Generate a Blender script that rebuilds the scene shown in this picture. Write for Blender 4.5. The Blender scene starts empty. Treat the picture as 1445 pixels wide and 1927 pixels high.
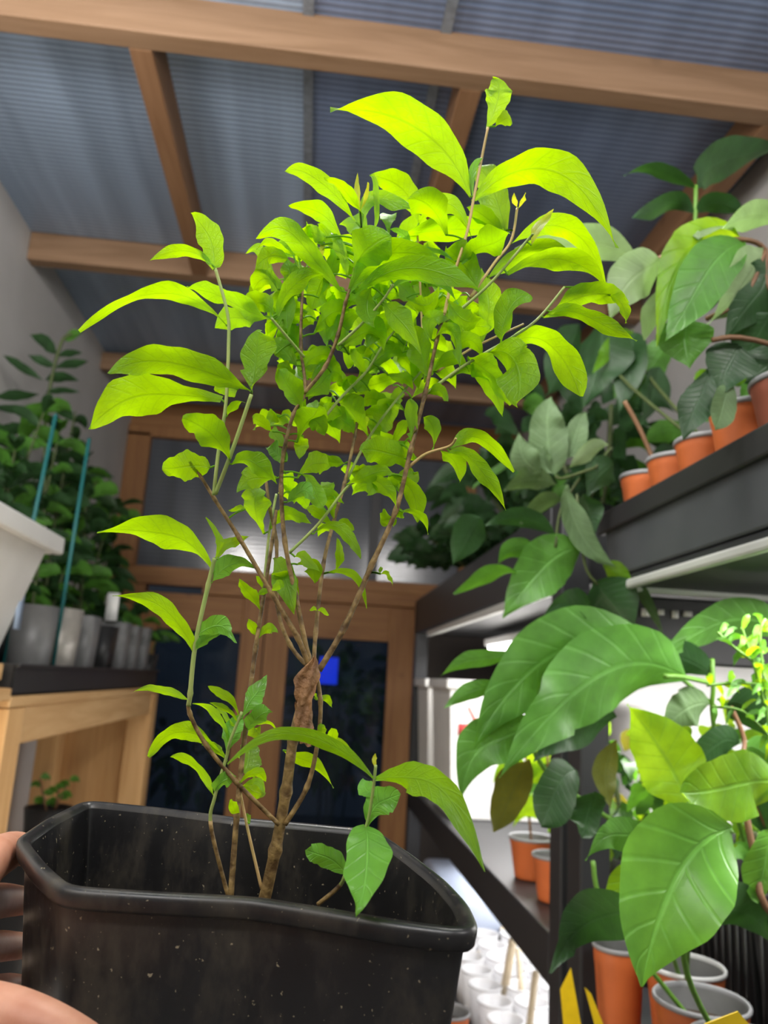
import bpy, bmesh, math, random
import numpy as np
from mathutils import Vector, Matrix

# ------------------------------------------------------------------ camera, sky, lamps, exposure
SC = bpy.context.scene
COL = SC.collection
F = 1450.0
EYE = np.array([0.0, 0.0, 1.45])
TH, PS, RO = math.radians(12.4), math.radians(5.0), math.radians(3.2)
FW = np.array([math.sin(PS)*math.cos(TH), math.cos(PS)*math.cos(TH), math.sin(TH)])
_r0 = np.array([math.cos(PS), -math.sin(PS), 0.0]); _u0 = np.cross(_r0, FW)
RT = _r0*math.cos(RO) + _u0*math.sin(RO)
UP = _u0*math.cos(RO) - _r0*math.sin(RO)
cam_d = bpy.data.cameras.new('camera'); cam = bpy.data.objects.new('camera', cam_d); COL.objects.link(cam)
cam_d.sensor_width = 36.0; cam_d.lens = 36.0*F/1927.0; cam_d.clip_start = 0.02
cam_d.dof.use_dof = True; cam_d.dof.focus_distance = 0.425; cam_d.dof.aperture_fstop = 9.5
M = Matrix(((RT[0], UP[0], -FW[0], EYE[0]), (RT[1], UP[1], -FW[1], EYE[1]), (RT[2], UP[2], -FW[2], EYE[2]), (0, 0, 0, 1)))
cam.matrix_world = M
SC.camera = cam
SC.view_settings.view_transform = 'Standard'; SC.view_settings.look = 'None'
SC.view_settings.gamma = 1.0; SC.view_settings.use_curve_mapping = False
SC.view_settings.exposure = 0.0

world = bpy.data.worlds.new('dusk'); SC.world = world; world.use_nodes = True
world.node_tree.nodes['Background'].inputs[0].default_value = (0.34, 0.42, 0.55, 1)
world.node_tree.nodes['Background'].inputs[1].default_value = 0.05

def lamp(name, kind, loc, power, color=(1, 1, 1), size=0.1, size_y=None, aim=None, spread=None):
    d = bpy.data.lights.new(name, kind); d.energy = power; d.color = color
    if kind == 'AREA':
        d.size = size
        if size_y: d.shape = 'RECTANGLE'; d.size_y = size_y
        if spread: d.spread = math.radians(spread)
    else:
        d.shadow_soft_size = size
    o = bpy.data.objects.new(name, d); COL.objects.link(o); o.location = loc
    if aim is not None:
        o.rotation_euler = (Vector(aim)-Vector(loc)).to_track_quat('-Z', 'Y').to_euler()
    return o

# grow lamp hanging from the roof over the aisle, just above what the photo shows
lamp('overhead_grow_lamp', 'AREA', (0.05, 0.80, 2.42), 7.5, (1, 0.98, 0.93), 0.55, 0.14, aim=(0.03, 0.50, 1.5))
lamp('overhead_lamp_glow', 'POINT', (0.05, 0.70, 2.33), 10.0, (1, 0.97, 0.92), 0.12)
# two roof lamps behind the photographer
lamp('rear_roof_lamp', 'AREA', (-0.42, -0.45, 2.60), 17.0, (1, 0.97, 0.94), 0.75, 0.25, aim=(-0.35, 3.0, 2.1))
lamp('rear_roof_lamp', 'AREA', (0.85, -0.45, 2.60), 13.0, (1, 0.97, 0.94), 0.45, 0.25, aim=(0.5, 3.0, 2.0))
# lamp over the bench side, just out of the frame at the upper left
lamp('bench_lamp', 'AREA', (-0.70, 0.75, 2.45), 8.0, (1, 0.96, 0.92), 0.3, 0.2, aim=(-0.98, 2.4, 1.9))
# lamp tubes under the shelves
lamp('far_shelf_lamp', 'AREA', (0.70, 2.25, 1.565), 16.0, (1, 0.98, 0.98), 0.10, 1.5, aim=(0.70, 2.25, 0))
lamp('far_low_lamp', 'AREA', (0.68, 2.2, 0.945), 5.0, (1, 0.98, 0.98), 0.10, 1.5, aim=(0.68, 2.2, 0))
lamp('near_shelf_lamp', 'AREA', (0.76, 0.80, 1.575), 6.0, (1, 0.98, 0.96), 0.08, 0.6, aim=(0.72, 0.80, 0))
# warm work lamp low on the left of the aisle, out of the frame
lamp('low_left_lamp', 'AREA', (-0.36, 0.75, 0.95), 6.0, (1, 0.86, 0.66), 0.25, 0.25, aim=(-0.6, 1.7, 1.25))
lamp('hand_side_lamp', 'AREA', (-0.45, 0.10, 1.75), 0.8, (1, 0.90, 0.78), 0.30, 0.30, aim=(-0.12, 0.40, 1.30))

# ------------------------------------------------------------------ pixel rays -> places in the room
def ray(px, py): return FW + RT*((px-722.5)/F) + UP*((963.5-py)/F)
def PY(px, py, Y): d = ray(px, py); return EYE + d*(Y/d[1])
def PZ(px, py, z): d = ray(px, py); return EYE + d*((z-EYE[2])/d[2])
def PX(px, py, X): d = ray(px, py); return EYE + d*(X/d[0])

# ------------------------------------------------------------------ mesh builder
class MB:
    def __init__(s): s.v = []; s.f = []; s.uv = []; s.m = []
    def add(s, verts, faces, mat=0, uvs=None):
        o = len(s.v); s.v += [tuple(map(float, p)) for p in verts]
        for f in faces:
            s.f.append([i+o for i in f]); s.m.append(mat)
            s.uv.append([uvs[i] if uvs else (0.0, 0.0) for i in f])
    def box(s, x0, x1, y0, y1, z0, z1, mat=0):
        v = [(x, y, z) for z in (z0, z1) for y in (y0, y1) for x in (x0, x1)]
        s.add(v, [(0, 2, 3, 1), (4, 5, 7, 6), (0, 1, 5, 4), (2, 6, 7, 3), (0, 4, 6, 2), (1, 3, 7, 5)], mat)
    def tube(s, pts, rad, n=8, mat=0, cap=True):
        pts = [np.array(p, float) for p in pts]
        if not hasattr(rad, '__len__'): rad = [rad]*len(pts)
        vs = []; prev = None
        for i, p in enumerate(pts):
            t = pts[min(i+1, len(pts)-1)] - pts[max(i-1, 0)]; t /= (np.linalg.norm(t)+1e-12)
            if prev is None:
                a = np.array([0, 1, 0]) if abs(t[1]) < .8 else np.array([1, 0, 0])
            else: a = prev
            a = a - t*(a@t); a /= (np.linalg.norm(a)+1e-12); prev = a; b = np.cross(t, a)
            for k in range(n):
                q = 2*math.pi*k/n
                vs.append(p + (a*math.cos(q)+b*math.sin(q))*rad[i])
        fs = [(i*n+k, i*n+(k+1) % n, (i+1)*n+(k+1) % n, (i+1)*n+k) for i in range(len(pts)-1) for k in range(n)]
        if cap:
            fs.append(tuple(range(n))[::-1]); fs.append(tuple((len(pts)-1)*n+k for k in range(n)))
        s.add(vs, fs, mat)
    def lathe(s, prof, c=(0, 0, 0), n=28, mat=0, sq=0.0):
        vs = []; fs = []
        for r, z in prof:
            for k in range(n):
                q = 2*math.pi*k/n; cx, sy = math.cos(q), math.sin(q)
                if sq: e = 1.0/max(abs(cx), abs(sy)); e = 1+(e-1)*sq
                else: e = 1
                vs.append((c[0]+r*cx*e, c[1]+r*sy*e, c[2]+z))
        for i in range(len(prof)-1):
            for k in range(n): fs.append((i*n+k, i*n+(k+1) % n, (i+1)*n+(k+1) % n, (i+1)*n+k))
        s.add(vs, fs, mat)
    def build(s, name, mats, parent=None, bevel=0.0, smooth=True, loc=None):
        me = bpy.data.meshes.new(name)
        me.from_pydata(s.v, [], s.f)
        if not isinstance(mats, (list, tuple)): mats = [mats]
        for m in mats: me.materials.append(m)
        me.polygons.foreach_set('material_index', s.m)
        me.polygons.foreach_set('use_smooth', [smooth]*len(s.f))
        ul = me.uv_layers.new(name='UVMap')
        flat = [c for u in s.uv for p in u for c in p]
        ul.data.foreach_set('uv', flat)
        me.update()
        o = bpy.data.objects.new(name, me); COL.objects.link(o)
        if parent is not None:
            o.parent = parent
            pm = Matrix.Identity(4); q = parent
            chain = []
            while q is not None: chain.append(q); q = q.parent
            off = Vector((0, 0, 0))
            for q in chain: off += q.location
            me.transform(Matrix.Translation(-off))
        if bevel:
            b = o.modifiers.new('bevel', 'BEVEL'); b.width = bevel; b.segments = 2; b.limit_method = 'ANGLE'
        return o

def thing(name, label, cat, loc=(0, 0, 0), group=None):
    o = bpy.data.objects.new(name, None); COL.objects.link(o); o.empty_display_size = 0.05
    o.location = tuple(float(c) for c in loc); return tag(o, label, cat, group)
def tag(o, label, cat, group=None):
    o['label'] = label; o['category'] = cat
    if group: o['group'] = group
    return o
def struct(o): o['kind'] = 'structure'; return o

def smooth_path(pts, n=6):
    P = [np.array(p, float) for p in pts]; out = []
    for i in range(len(P)-1):
        p0 = P[max(i-1, 0)]; p1 = P[i]; p2 = P[i+1]; p3 = P[min(i+2, len(P)-1)]
        for k in range(n):
            t = k/n
            out.append(0.5*((2*p1)+(p2-p0)*t+(2*p0-5*p1+4*p2-p3)*t*t+(3*p1-p0-3*p2+p3)*t**3))
    out.append(P[-1]); return out

# ------------------------------------------------------------------ materials
def new_mat(name):
    m = bpy.data.materials.new(name); m.use_nodes = True; nt = m.node_tree
    return m, nt, nt.nodes, nt.links, nt.nodes['Principled BSDF']
def plain(name, col, rough=0.5, metal=0.0, spec=0.5, noise=0.0, nscale=20, col2=None, bump=0.0, trans=0.0, coords='Object'):
    m, nt, N, L, b = new_mat(name)
    b.inputs['Base Color'].default_value = (*col, 1); b.inputs['Roughness'].default_value = rough
    b.inputs['Metallic'].default_value = metal; b.inputs['Specular IOR Level'].default_value = spec
    if trans: b.inputs['Transmission Weight'].default_value = trans
    if noise or bump:
        tc = N.new('ShaderNodeTexCoord'); nz = N.new('ShaderNodeTexNoise'); nz.inputs['Scale'].default_value = nscale
        nz.inputs['Detail'].default_value = 6
        L.new(tc.outputs[coords], nz.inputs['Vector'])
        if noise:
            r = N.new('ShaderNodeMapRange'); r.inputs[1].default_value = 0.35; r.inputs[2].default_value = 0.7
            r.inputs[3].default_value = 0; r.inputs[4].default_value = noise
            L.new(nz.outputs[0], r.inputs[0])
            mx = N.new('ShaderNodeMix'); mx.data_type = 'RGBA'
            c2 = col2 or tuple(c*0.4 for c in col)
            mx.inputs[6].default_value = (*col, 1); mx.inputs[7].default_value = (*c2, 1)
            L.new(r.outputs[0], mx.inputs[0]); L.new(mx.outputs[2], b.inputs['Base Color'])
        if bump:
            bp = N.new('ShaderNodeBump'); bp.inputs['Strength'].default_value = bump; bp.inputs['Distance'].default_value = 0.002
            L.new(nz.outputs[0], bp.inputs['Height']); L.new(bp.outputs[0], b.inputs['Normal'])
    return m
def wood(name, c1, c2, axis, scale=1.0, rough=0.6):
    m, nt, N, L, b = new_mat(name)
    tc = N.new('ShaderNodeTexCoord'); mp = N.new('ShaderNodeMapping')
    s = [22.0*scale]*3; s['xyz'.index(axis)] = 1.6*scale
    mp.inputs['Scale'].default_value = s; L.new(tc.outputs['Object'], mp.inputs['Vector'])
    nz = N.new('ShaderNodeTexNoise'); nz.inputs['Scale'].default_value = 1.6; nz.inputs['Detail'].default_value = 5
    nz.inputs['Distortion'].default_value = 1.2
    L.new(mp.outputs[0], nz.inputs['Vector'])
    r = N.new('ShaderNodeValToRGB'); r.color_ramp.elements[0].position = 0.3; r.color_ramp.elements[1].position = 0.72
    r.color_ramp.elements[0].color = (*c2, 1); r.color_ramp.elements[1].color = (*c1, 1)
    L.new(nz.outputs[0], r.inputs[0])
    # a few dark knots
    vo = N.new('ShaderNodeTexVoronoi'); vo.inputs['Scale'].default_value = 4.0
    L.new(tc.outputs['Object'], vo.inputs['Vector'])
    k = N.new('ShaderNodeMapRange'); k.inputs[1].default_value = 0.03; k.inputs[2].default_value = 0.10
    k.inputs[3].default_value = 0.6; k.inputs[4].default_value = 0.0
    L.new(vo.outputs['Distance'], k.inputs[0])
    mx = N.new('ShaderNodeMix'); mx.data_type = 'RGBA'; mx.inputs[7].default_value = (*[c*0.35 for c in c2], 1)
    L.new(k.outputs[0], mx.inputs[0]); L.new(r.outputs[0], mx.inputs[6]); L.new(mx.outputs[2], b.inputs['Base Color'])
    b.inputs['Roughness'].default_value = rough
    return m
def emit(name, col, st):
    m, nt, N, L, b = new_mat(name)
    b.inputs['Base Color'].default_value = (*col, 1); b.inputs['Emission Color'].default_value = (*col, 1)
    b.inputs['Emission Strength'].default_value = st
    return m
def leafmat(name, top, thru, vein=0.35, gloss=0.38, mixf=0.5, nveins=8.0, net_k=0.38, spec=0.5):
    """thin leaf: reflecting skin mixed with light let through, veins laid out along the leaf's own length"""
    m, nt, N, L, b = new_mat(name)
    uv = N.new('ShaderNodeUVMap'); uv.uv_map = 'UVMap'
    sx = N.new('ShaderNodeSeparateXYZ'); L.new(uv.outputs[0], sx.inputs[0])
    def math_(op, a, bb=None, **k):
        n = N.new('ShaderNodeMath'); n.operation = op
        for i, q in enumerate((a, bb)):
            if q is None: continue
            if isinstance(q, (int, float)): n.inputs[i].default_value = q
            else: L.new(q, n.inputs[i])
        return n.outputs[0]
    av = math_('ABSOLUTE', sx.outputs[1])
    # side veins run up and out: sawtooth of (u - 0.22|v|)
    t = math_('MULTIPLY', math_('SUBTRACT', sx.outputs[0], math_('MULTIPLY', math_('POWER', av, 0.8), 0.16)), nveins)
    fr = math_('ABSOLUTE', math_('SUBTRACT', math_('FRACT', t), 0.5))
    side = N.new('ShaderNodeMapRange'); side.interpolation_type = 'SMOOTHSTEP'
    side.inputs[1].default_value = 0.0; side.inputs[2].default_value = 0.13; side.inputs[3].default_value = 0.55; side.inputs[4].default_value = 0
    L.new(fr, side.inputs[0])
    mid = N.new('ShaderNodeMapRange'); mid.interpolation_type = 'SMOOTHSTEP'
    mid.inputs[1].default_value = 0.015; mid.inputs[2].default_value = 0.09; mid.inputs[3].default_value = 1; mid.inputs[4].default_value = 0
    L.new(av, mid.inputs[0])
    mpv = N.new('ShaderNodeMapping'); mpv.inputs['Scale'].default_value = (13, 4.5, 1); L.new(uv.outputs[0], mpv.inputs[0])
    vo = N.new('ShaderNodeTexVoronoi'); vo.feature = 'DISTANCE_TO_EDGE'; vo.inputs['Scale'].default_value = 1.0; L.new(mpv.outputs[0], vo.inputs['Vector'])
    net = N.new('ShaderNodeMapRange'); net.inputs[1].default_value = 0.0; net.inputs[2].default_value = 0.10; net.inputs[3].default_value = net_k; net.inputs[4].default_value = 0; L.new(vo.outputs['Distance'], net.inputs[0])
    v = math_('MULTIPLY', math_('MAXIMUM', math_('MAXIMUM', side.outputs[0], mid.outputs[0]), net.outputs[0]), vein)
    tc = N.new('ShaderNodeTexCoord'); nz = N.new('ShaderNodeTexNoise'); nz.inputs['Scale'].default_value = 35; nz.inputs['Detail'].default_value = 3
    L.new(tc.outputs['Object'], nz.inputs['Vector'])
    vr = N.new('ShaderNodeMapRange'); vr.inputs[1].default_value = 0.3; vr.inputs[2].default_value = 0.7
    vr.inputs[3].default_value = 0.78; vr.inputs[4].default_value = 1.15; L.new(nz.outputs[0], vr.inputs[0])
    def tint(c, dark):
        mx = N.new('ShaderNodeMix'); mx.data_type = 'RGBA'
        mx.inputs[6].default_value = (*c, 1); mx.inputs[7].default_value = (*dark, 1); L.new(v, mx.inputs[0])
        mu = N.new('ShaderNodeMix'); mu.data_type = 'RGBA'; mu.blend_type = 'MULTIPLY'; mu.inputs[0].default_value = 1
        L.new(mx.outputs[2], mu.inputs[6]); L.new(vr.outputs[0], mu.inputs[7])
        return mu.outputs[2]
    L.new(tint(top, tuple(min(1, c*1.5+0.02) for c in top)), b.inputs['Base Color'])
    b.inputs['Roughness'].default_value = gloss; b.inputs['Specular IOR Level'].default_value = spec
    bp = N.new('ShaderNodeBump'); bp.inputs['Strength'].default_value = 0.6; bp.inputs['Distance'].default_value = 0.0012; bp.invert = True
    L.new(v, bp.inputs['Height']); L.new(bp.outputs[0], b.inputs['Normal'])
    tr = N.new('ShaderNodeBsdfTranslucent'); L.new(tint(thru, tuple(c*0.55 for c in thru)), tr.inputs['Color'])
    ms = N.new('ShaderNodeMixShader'); ms.inputs[0].default_value = mixf
    L.new(b.outputs[0], ms.inputs[1]); L.new(tr.outputs[0], ms.inputs[2])
    L.new(ms.outputs[0], N['Material Output'].inputs['Surface'])
    return m

HERO = leafmat('young_green_leaf', (0.15, 0.36, 0.015), (0.52, 0.84, 0.0), 0.6, 0.42, 0.60, 9)
HERO2 = leafmat('older_green_leaf', (0.15, 0.36, 0.02), (0.46, 0.80, 0.0), 0.55, 0.40, 0.58, 9)
YEL = leafmat('yellow_green_bud', (0.45, 0.48, 0.03), (0.85, 0.85, 0.03), 0.3, 0.45, 0.5, 7)
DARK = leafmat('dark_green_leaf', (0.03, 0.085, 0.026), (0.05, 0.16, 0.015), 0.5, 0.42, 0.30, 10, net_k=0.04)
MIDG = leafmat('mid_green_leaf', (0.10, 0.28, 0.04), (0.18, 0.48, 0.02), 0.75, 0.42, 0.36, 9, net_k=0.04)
PALE = leafmat('pale_green_leaf', (0.36, 0.50, 0.25), (0.30, 0.50, 0.14), 0.35, 0.5, 0.35, 9, net_k=0.04)
GREY = leafmat('downy_grey_green_leaf', (0.13, 0.22, 0.09), (0.16, 0.28, 0.06), 0.8, 0.6, 0.28, 11, net_k=0.04)
LIME = leafmat('lime_leaf', (0.16, 0.40, 0.02), (0.50, 0.75, 0.01), 0.85, 0.4, 0.55, 8, net_k=0.04)
GLOSS = leafmat('glossy_green_leaf', (0.15, 0.42, 0.05), (0.30, 0.62, 0.03), 0.95, 0.30, 0.34, 7, net_k=0.04)
SPOT = leafmat('yellowing_leaf', (0.10, 0.13, 0.02), (0.40, 0.34, 0.02), 0.6, 0.5, 0.4, 12)
BROWNLEAF = leafmat('dried_brown_leaf', (0.20, 0.10, 0.04), (0.42, 0.16, 0.03), 0.9, 0.6, 0.3, 8)
LM = [HERO, HERO2, YEL, DARK, MIDG, PALE, GREY, LIME, GLOSS, SPOT, BROWNLEAF]
IDX = {'h': 0, 'H': 1, 'y': 2, 'd': 3, 'm': 4, 'p': 5, 'g': 6, 'l': 7, 'G': 8, 's': 9, 'b': 10}

BARK = plain('brown_bark', (0.085, 0.045, 0.014), 0.5, noise=1.0, nscale=170, col2=(0.36, 0.24, 0.085), bump=0.8)
TWIG = plain('green_twig', (0.28, 0.40, 0.10), 0.5, noise=0.5, nscale=90, col2=(0.45, 0.45, 0.15))
PEACH = plain('tan_twig', (0.55, 0.36, 0.15), 0.55, noise=0.5, nscale=90, col2=(0.40, 0.38, 0.10))
STEMD = plain('dark_plant_stem', (0.08, 0.11, 0.03), 0.6, noise=0.5, nscale=60)
STEMG = plain('fresh_green_stem', (0.13, 0.30, 0.03), 0.5, noise=0.5, nscale=60)
STEMB = plain('woody_plant_stem', (0.22, 0.11, 0.05), 0.6, noise=0.5, nscale=60)
SOIL = plain('potting_soil', (0.035, 0.024, 0.016), 0.95, noise=0.8, nscale=90, col2=(0.10, 0.07, 0.045), bump=1.0)
BLACKP = plain('black_plastic', (0.018, 0.018, 0.019), 0.42, noise=0.5, nscale=9, col2=(0.03, 0.03, 0.03))
SHELFP = plain('black_shelf_plastic', (0.022, 0.023, 0.026), 0.45, noise=0.4, nscale=9, col2=(0.035, 0.036, 0.04))
TRAYP = plain('charcoal_tray_plastic', (0.05, 0.055, 0.06), 0.5, noise=0.5, nscale=14, col2=(0.075, 0.08, 0.085))
ORANGE = plain('terracotta_plastic', (0.62, 0.15, 0.04), 0.45, noise=0.25, nscale=18)
LIP = plain('grey_pot_lining', (0.27, 0.27, 0.28), 0.5)
GREYP = plain('grey_pot_plastic', (0.20, 0.20, 0.20), 0.4, noise=0.3, nscale=30)
WHITEP = plain('milky_white_plastic', (0.80, 0.79, 0.76), 0.45, noise=0.3, nscale=12, col2=(0.62, 0.61, 0.58))
ALU = plain('pale_metal', (0.62, 0.63, 0.60), 0.4, metal=0.3)
SILV = plain('silvery_sleeve', (0.52, 0.49, 0.44), 0.38, metal=0.35, noise=0.4, nscale=30)
TEAL = plain('teal_plastic_cane', (0.012, 0.13, 0.13), 0.5)
YELC = plain('yellow_sticky_card', (0.80, 0.55, 0.01), 0.45, noise=0.2, nscale=60)
PLASTER = plain('pale_plaster', (0.60, 0.585, 0.57), 0.9, noise=0.15, nscale=5, bump=0.1)
FLOORM = plain('grey_concrete', (0.20, 0.19, 0.18), 0.85, noise=0.5, nscale=6, bump=0.2)
BEAM = wood('roof_timber', (0.33, 0.20, 0.115), (0.235, 0.135, 0.07), 'x')
RAFT = wood('noggin_timber', (0.32, 0.17, 0.085), (0.24, 0.12, 0.055), 'y')
FRAME = wood('door_timber', (0.34, 0.16, 0.05), (0.24, 0.10, 0.03), 'z')
FRAMEX = wood('rail_timber', (0.34, 0.16, 0.05), (0.24, 0.10, 0.03), 'x')
PINE = wood('bench_pine_upright', (0.72, 0.44, 0.19), (0.58, 0.32, 0.12), 'z')
PINEY = wood('bench_pine_rail', (0.70, 0.45, 0.21), (0.56, 0.32, 0.13), 'y')

def polycarb(name, col, axis, scale, streak=0.0, rough=0.25, bump=0.6):
    m, nt, N, L, b = new_mat(name)
    tc = N.new('ShaderNodeTexCoord'); wv = N.new('ShaderNodeTexWave')
    wv.bands_direction = axis.upper(); wv.inputs['Scale'].default_value = scale
    wv.inputs['Distortion'].default_value = 0.35; wv.inputs['Detail Scale'].default_value = 0.6
    L.new(tc.outputs['Object'], wv.inputs['Vector'])
    bp = N.new('ShaderNodeBump'); bp.inputs['Strength'].default_value = bump; bp.inputs['Distance'].default_value = 0.002
    L.new(wv.outputs['Fac'], bp.inputs['Height']); L.new(bp.outputs[0], b.inputs['Normal'])
    mx = N.new('ShaderNodeMix'); mx.data_type = 'RGBA'
    mx.inputs[6].default_value = (*[c*0.74 for c in col], 1); mx.inputs[7].default_value = (*[c*1.2 for c in col], 1)
    L.new(wv.outputs['Fac'], mx.inputs[0])
    mp = N.new('ShaderNodeMapping'); mp.inputs['Scale'].default_value = (9, .5, 9) if axis == 'y' else (7, 1, .4)
    nz = N.new('ShaderNodeTexNoise'); nz.inputs['Scale'].default_value = 1.0; nz.inputs['Detail'].default_value = 3
    L.new(tc.outputs['Object'], mp.inputs[0]); L.new(mp.outputs[0], nz.inputs['Vector'])
    r = N.new('ShaderNodeMapRange'); r.inputs[1].default_value = .3; r.inputs[2].default_value = .75; r.inputs[3].default_value = 1-streak; r.inputs[4].default_value = 1+streak
    L.new(nz.outputs[0], r.inputs[0])
    mu = N.new('ShaderNodeMix'); mu.data_type = 'RGBA'; mu.blend_type = 'MULTIPLY'; mu.inputs[0].default_value = 1
    L.new(mx.outputs[2], mu.inputs[6]); L.new(r.outputs[0], mu.inputs[7]); L.new(mu.outputs[2], b.inputs['Base Color'])
    b.inputs['Roughness'].default_value = rough; b.inputs['Specular IOR Level'].default_value = 0.6
    return m
POLY = polycarb('roof_polycarbonate', (0.31, 0.40, 0.54), 'y', 17, 0.3)
POLY2 = polycarb('roof_polycarbonate_smoked', (0.16, 0.21, 0.33), 'y', 17, 0.3)
POLYW = polycarb('wall_polycarbonate', (0.10, 0.11, 0.13), 'z', 14, 0.3, 0.14, 0.08)
GLASS, _nt, _N, _L, _b = new_mat('door_glass')
_b.inputs['Base Color'].default_value = (0.012, 0.02, 0.035, 1); _b.inputs['Roughness'].default_value = 0.06
_t = _N.new('ShaderNodeBsdfTransparent'); _t.inputs[0].default_value = (0.75, 0.85, 0.95, 1)
_ms = _N.new('ShaderNodeMixShader'); _ms.inputs[0].default_value = 0.6
_L.new(_b.outputs[0], _ms.inputs[1]); _L.new(_t.outputs[0], _ms.inputs[2]); _L.new(_ms.outputs[0], _N['Material Output'].inputs['Surface'])
CLEAR, _nt, _N, _L, _b = new_mat('clear_cup_plastic')
_b.inputs['Base Color'].default_value = (0.9, 0.9, 0.92, 1); _b.inputs['Roughness'].default_value = 0.25
_t = _N.new('ShaderNodeBsdfTransparent')
_ms = _N.new('ShaderNodeMixShader'); _ms.inputs[0].default_value = 0.45
_L.new(_b.outputs[0], _ms.inputs[1]); _L.new(_t.outputs[0], _ms.inputs[2]); _L.new(_ms.outputs[0], _N['Material Output'].inputs['Surface'])

# ------------------------------------------------------------------ leaves
SHAPES = {'l': (0.50, 1.12), 'o': (0.5, 0.60), 's': (0.60, 0.82), 'p': (0.40, 1.25), 'n': (0.45, 1.0)}
def leaf(mb, B, Mi, T, w, mat=0, shape='l', roll=40, fold=0.16, wave=0.05, seed=0, nl=12, nw=3, twist=0.0, pet=0.05, curl=0.0, hook=0.0, jk=1.0):
    """one leaf blade from base B through Mi to tip T (world points), w its true width"""
    rnd = random.Random(seed)
    B, Mi, T = (np.array(q, float) for q in (B, Mi, T))
    Cc = 2*Mi-(B+T)/2
    pk, q = SHAPES[shape]; p = q*pk/(1-pk); mx = pk**p*(1-pk)**q
    ph = rnd.uniform(0, 6.28); ph2 = rnd.uniform(0, 6.28); fq = rnd.uniform(7, 12)
    cols = [-1+2*k/(2*nw) for k in range(2*nw+1)]; LEN = np.linalg.norm(T-B); hk = hook*rnd.uniform(-.35, 1)*LEN; sx_ = rnd.uniform(-.05, .05)*LEN
    V = []; UVs = []
    for i in range(nl+1):
        u = i/nl; u = u**0.9
        c = (1-u)**2*B+2*u*(1-u)*Cc+u*u*T
        if hook: c = c+np.array([0, 0, -1.])*hk*max(0, u-.68)**2*3+np.array([0, 1., 0])*hk*max(0, u-.6)**2*2+UP*sx_*math.sin(6.28*u)
        tg = 2*(1-u)*(Cc-B)+2*u*(T-Cc); tg /= (np.linalg.norm(tg)+1e-9)
        view = c-EYE; view /= np.linalg.norm(view)
        pi = np.cross(tg, view); pi /= (np.linalg.norm(pi)+1e-9)
        if pi@UP < 0 or (abs(pi@UP) < 0.25 and pi@RT < 0): pi = -pi
        if i == 0: pref = pi
        if pi@pref < 0: pi = -pi
        pref = pi
        a = math.radians(roll+twist*u)
        S = pi*math.cos(a)-view*math.sin(a)
        S -= tg*(S@tg); S /= np.linalg.norm(S)
        Nn = np.cross(tg, S)
        if Nn[2] < 0: Nn = -Nn
        prof = (max(u, 1e-4)**p*max(1-u, 1e-4)**q)/mx
        hw = 0.5*w*max(prof, 0.05 if u < 0.2 else 0.012)
        for v in cols:
            av = abs(v)
            sd = 1.9 if v > 0 else 0.0
            jag = 1+jk*(0.08*math.sin(fq*1.3*u+ph+sd)+0.05*math.sin(fq*3.1*u+ph2+sd*2))*av*av
            off = fold*av*hw*2*0.5 + wave*w*av*av*math.sin(fq*u+ph2+(2.2 if v > 0 else 0)) - curl*w*av**3
            V.append(c+S*v*hw*jag+Nn*off); UVs.append((u, v))
    n = len(cols)
    fs = [(i*n+k, i*n+k+1, (i+1)*n+k+1, (i+1)*n+k) for i in range(nl) for k in range(n-1)]
    mb.add(V, fs, mat, UVs)

def pxleaf(mb, t, Y, rnd, default='h', dyr=0.02, roll=None, wk=1.0, **kw):
    """leaf from (bx,by,mx,my,tx,ty,width[,material,shape,dY mid,dY tip,roll]) in picture units at depth Y"""
    bx, by, mx_, my_, tx, ty, w = t[:7]
    mat = t[7] if len(t) > 7 and t[7] else default
    shp = t[8] if len(t) > 8 and t[8] else 'l'
    dm = t[9] if len(t) > 9 and t[9] is not None else rnd.uniform(-dyr, dyr)*0.6
    dt = t[10] if len(t) > 10 and t[10] is not None else dm*1.6+rnd.uniform(-dyr, dyr)*0.4
    a = t[11] if len(t) > 11 and t[11] is not None else (roll if roll is not None else rnd.uniform(15, 50))
    B = PY(bx, by, Y); Mi = PY(mx_, my_, Y+dm); T = PY(tx, ty, Y+dt)
    dist = np.linalg.norm(Mi-EYE)
    wr = w*dist/F/max(0.62, math.cos(math.radians(a)))*wk
    leaf(mb, B, Mi, T, wr, IDX[mat], shp, a, seed=rnd.randint(0, 10**6), twist=rnd.uniform(-25, 25), **kw)

# ================================================================== THE ROOM
def slab(name, b, mat, bevel=0.0):
    m = MB(); m.box(*b); return struct(m.build(name, mat, bevel=bevel, smooth=False))
slab('floor', (-1.12, 1.2, -0.9, 4.1, -0.06, 0.0), FLOORM)
slab('wall_left', (-1.12, -1.02, -0.9, 4.1, 0.0, 2.95), PLASTER)
slab('wall_right', (1.09, 1.19, -0.9, 4.1, 0.0, 2.95), PLASTER)
slab('wall_front', (-1.02, 1.09, -1.0, -0.9, 0.0, 2.95), PLASTER)
slab('ceiling', (-1.02, -0.10, -0.9, 3.98, 2.85, 2.86), POLY)
slab('ceiling', (-0.099, 0.20, -0.9, 3.98, 2.85, 2.86), POLY2)
slab('ceiling', (0.201, 1.09, -0.9, 3.98, 2.85, 2.86), POLY2)
for y0, h in ((-0.45, .10), (0.48, .10), (1.41, .10), (2.42, .10), (3.35, .08)):
    slab('roof_beam', (-1.02, 1.09, y0, y0+0.05, 2.75, 2.75+h), BEAM, 0.003)
for x0 in (-0.48, 0.245, 0.955):
    for ya, yb in ((1.46, 2.42),):
        slab('roof_rafter', (x0, x0+0.05, ya, yb, 2.75, 2.85), RAFT, 0.003)
    slab('roof_rafter', (x0+0.03, x0+0.08, 2.47, 3.35, 2.77, 2.85), RAFT, 0.003) if x0 > 0.5 else None
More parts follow.
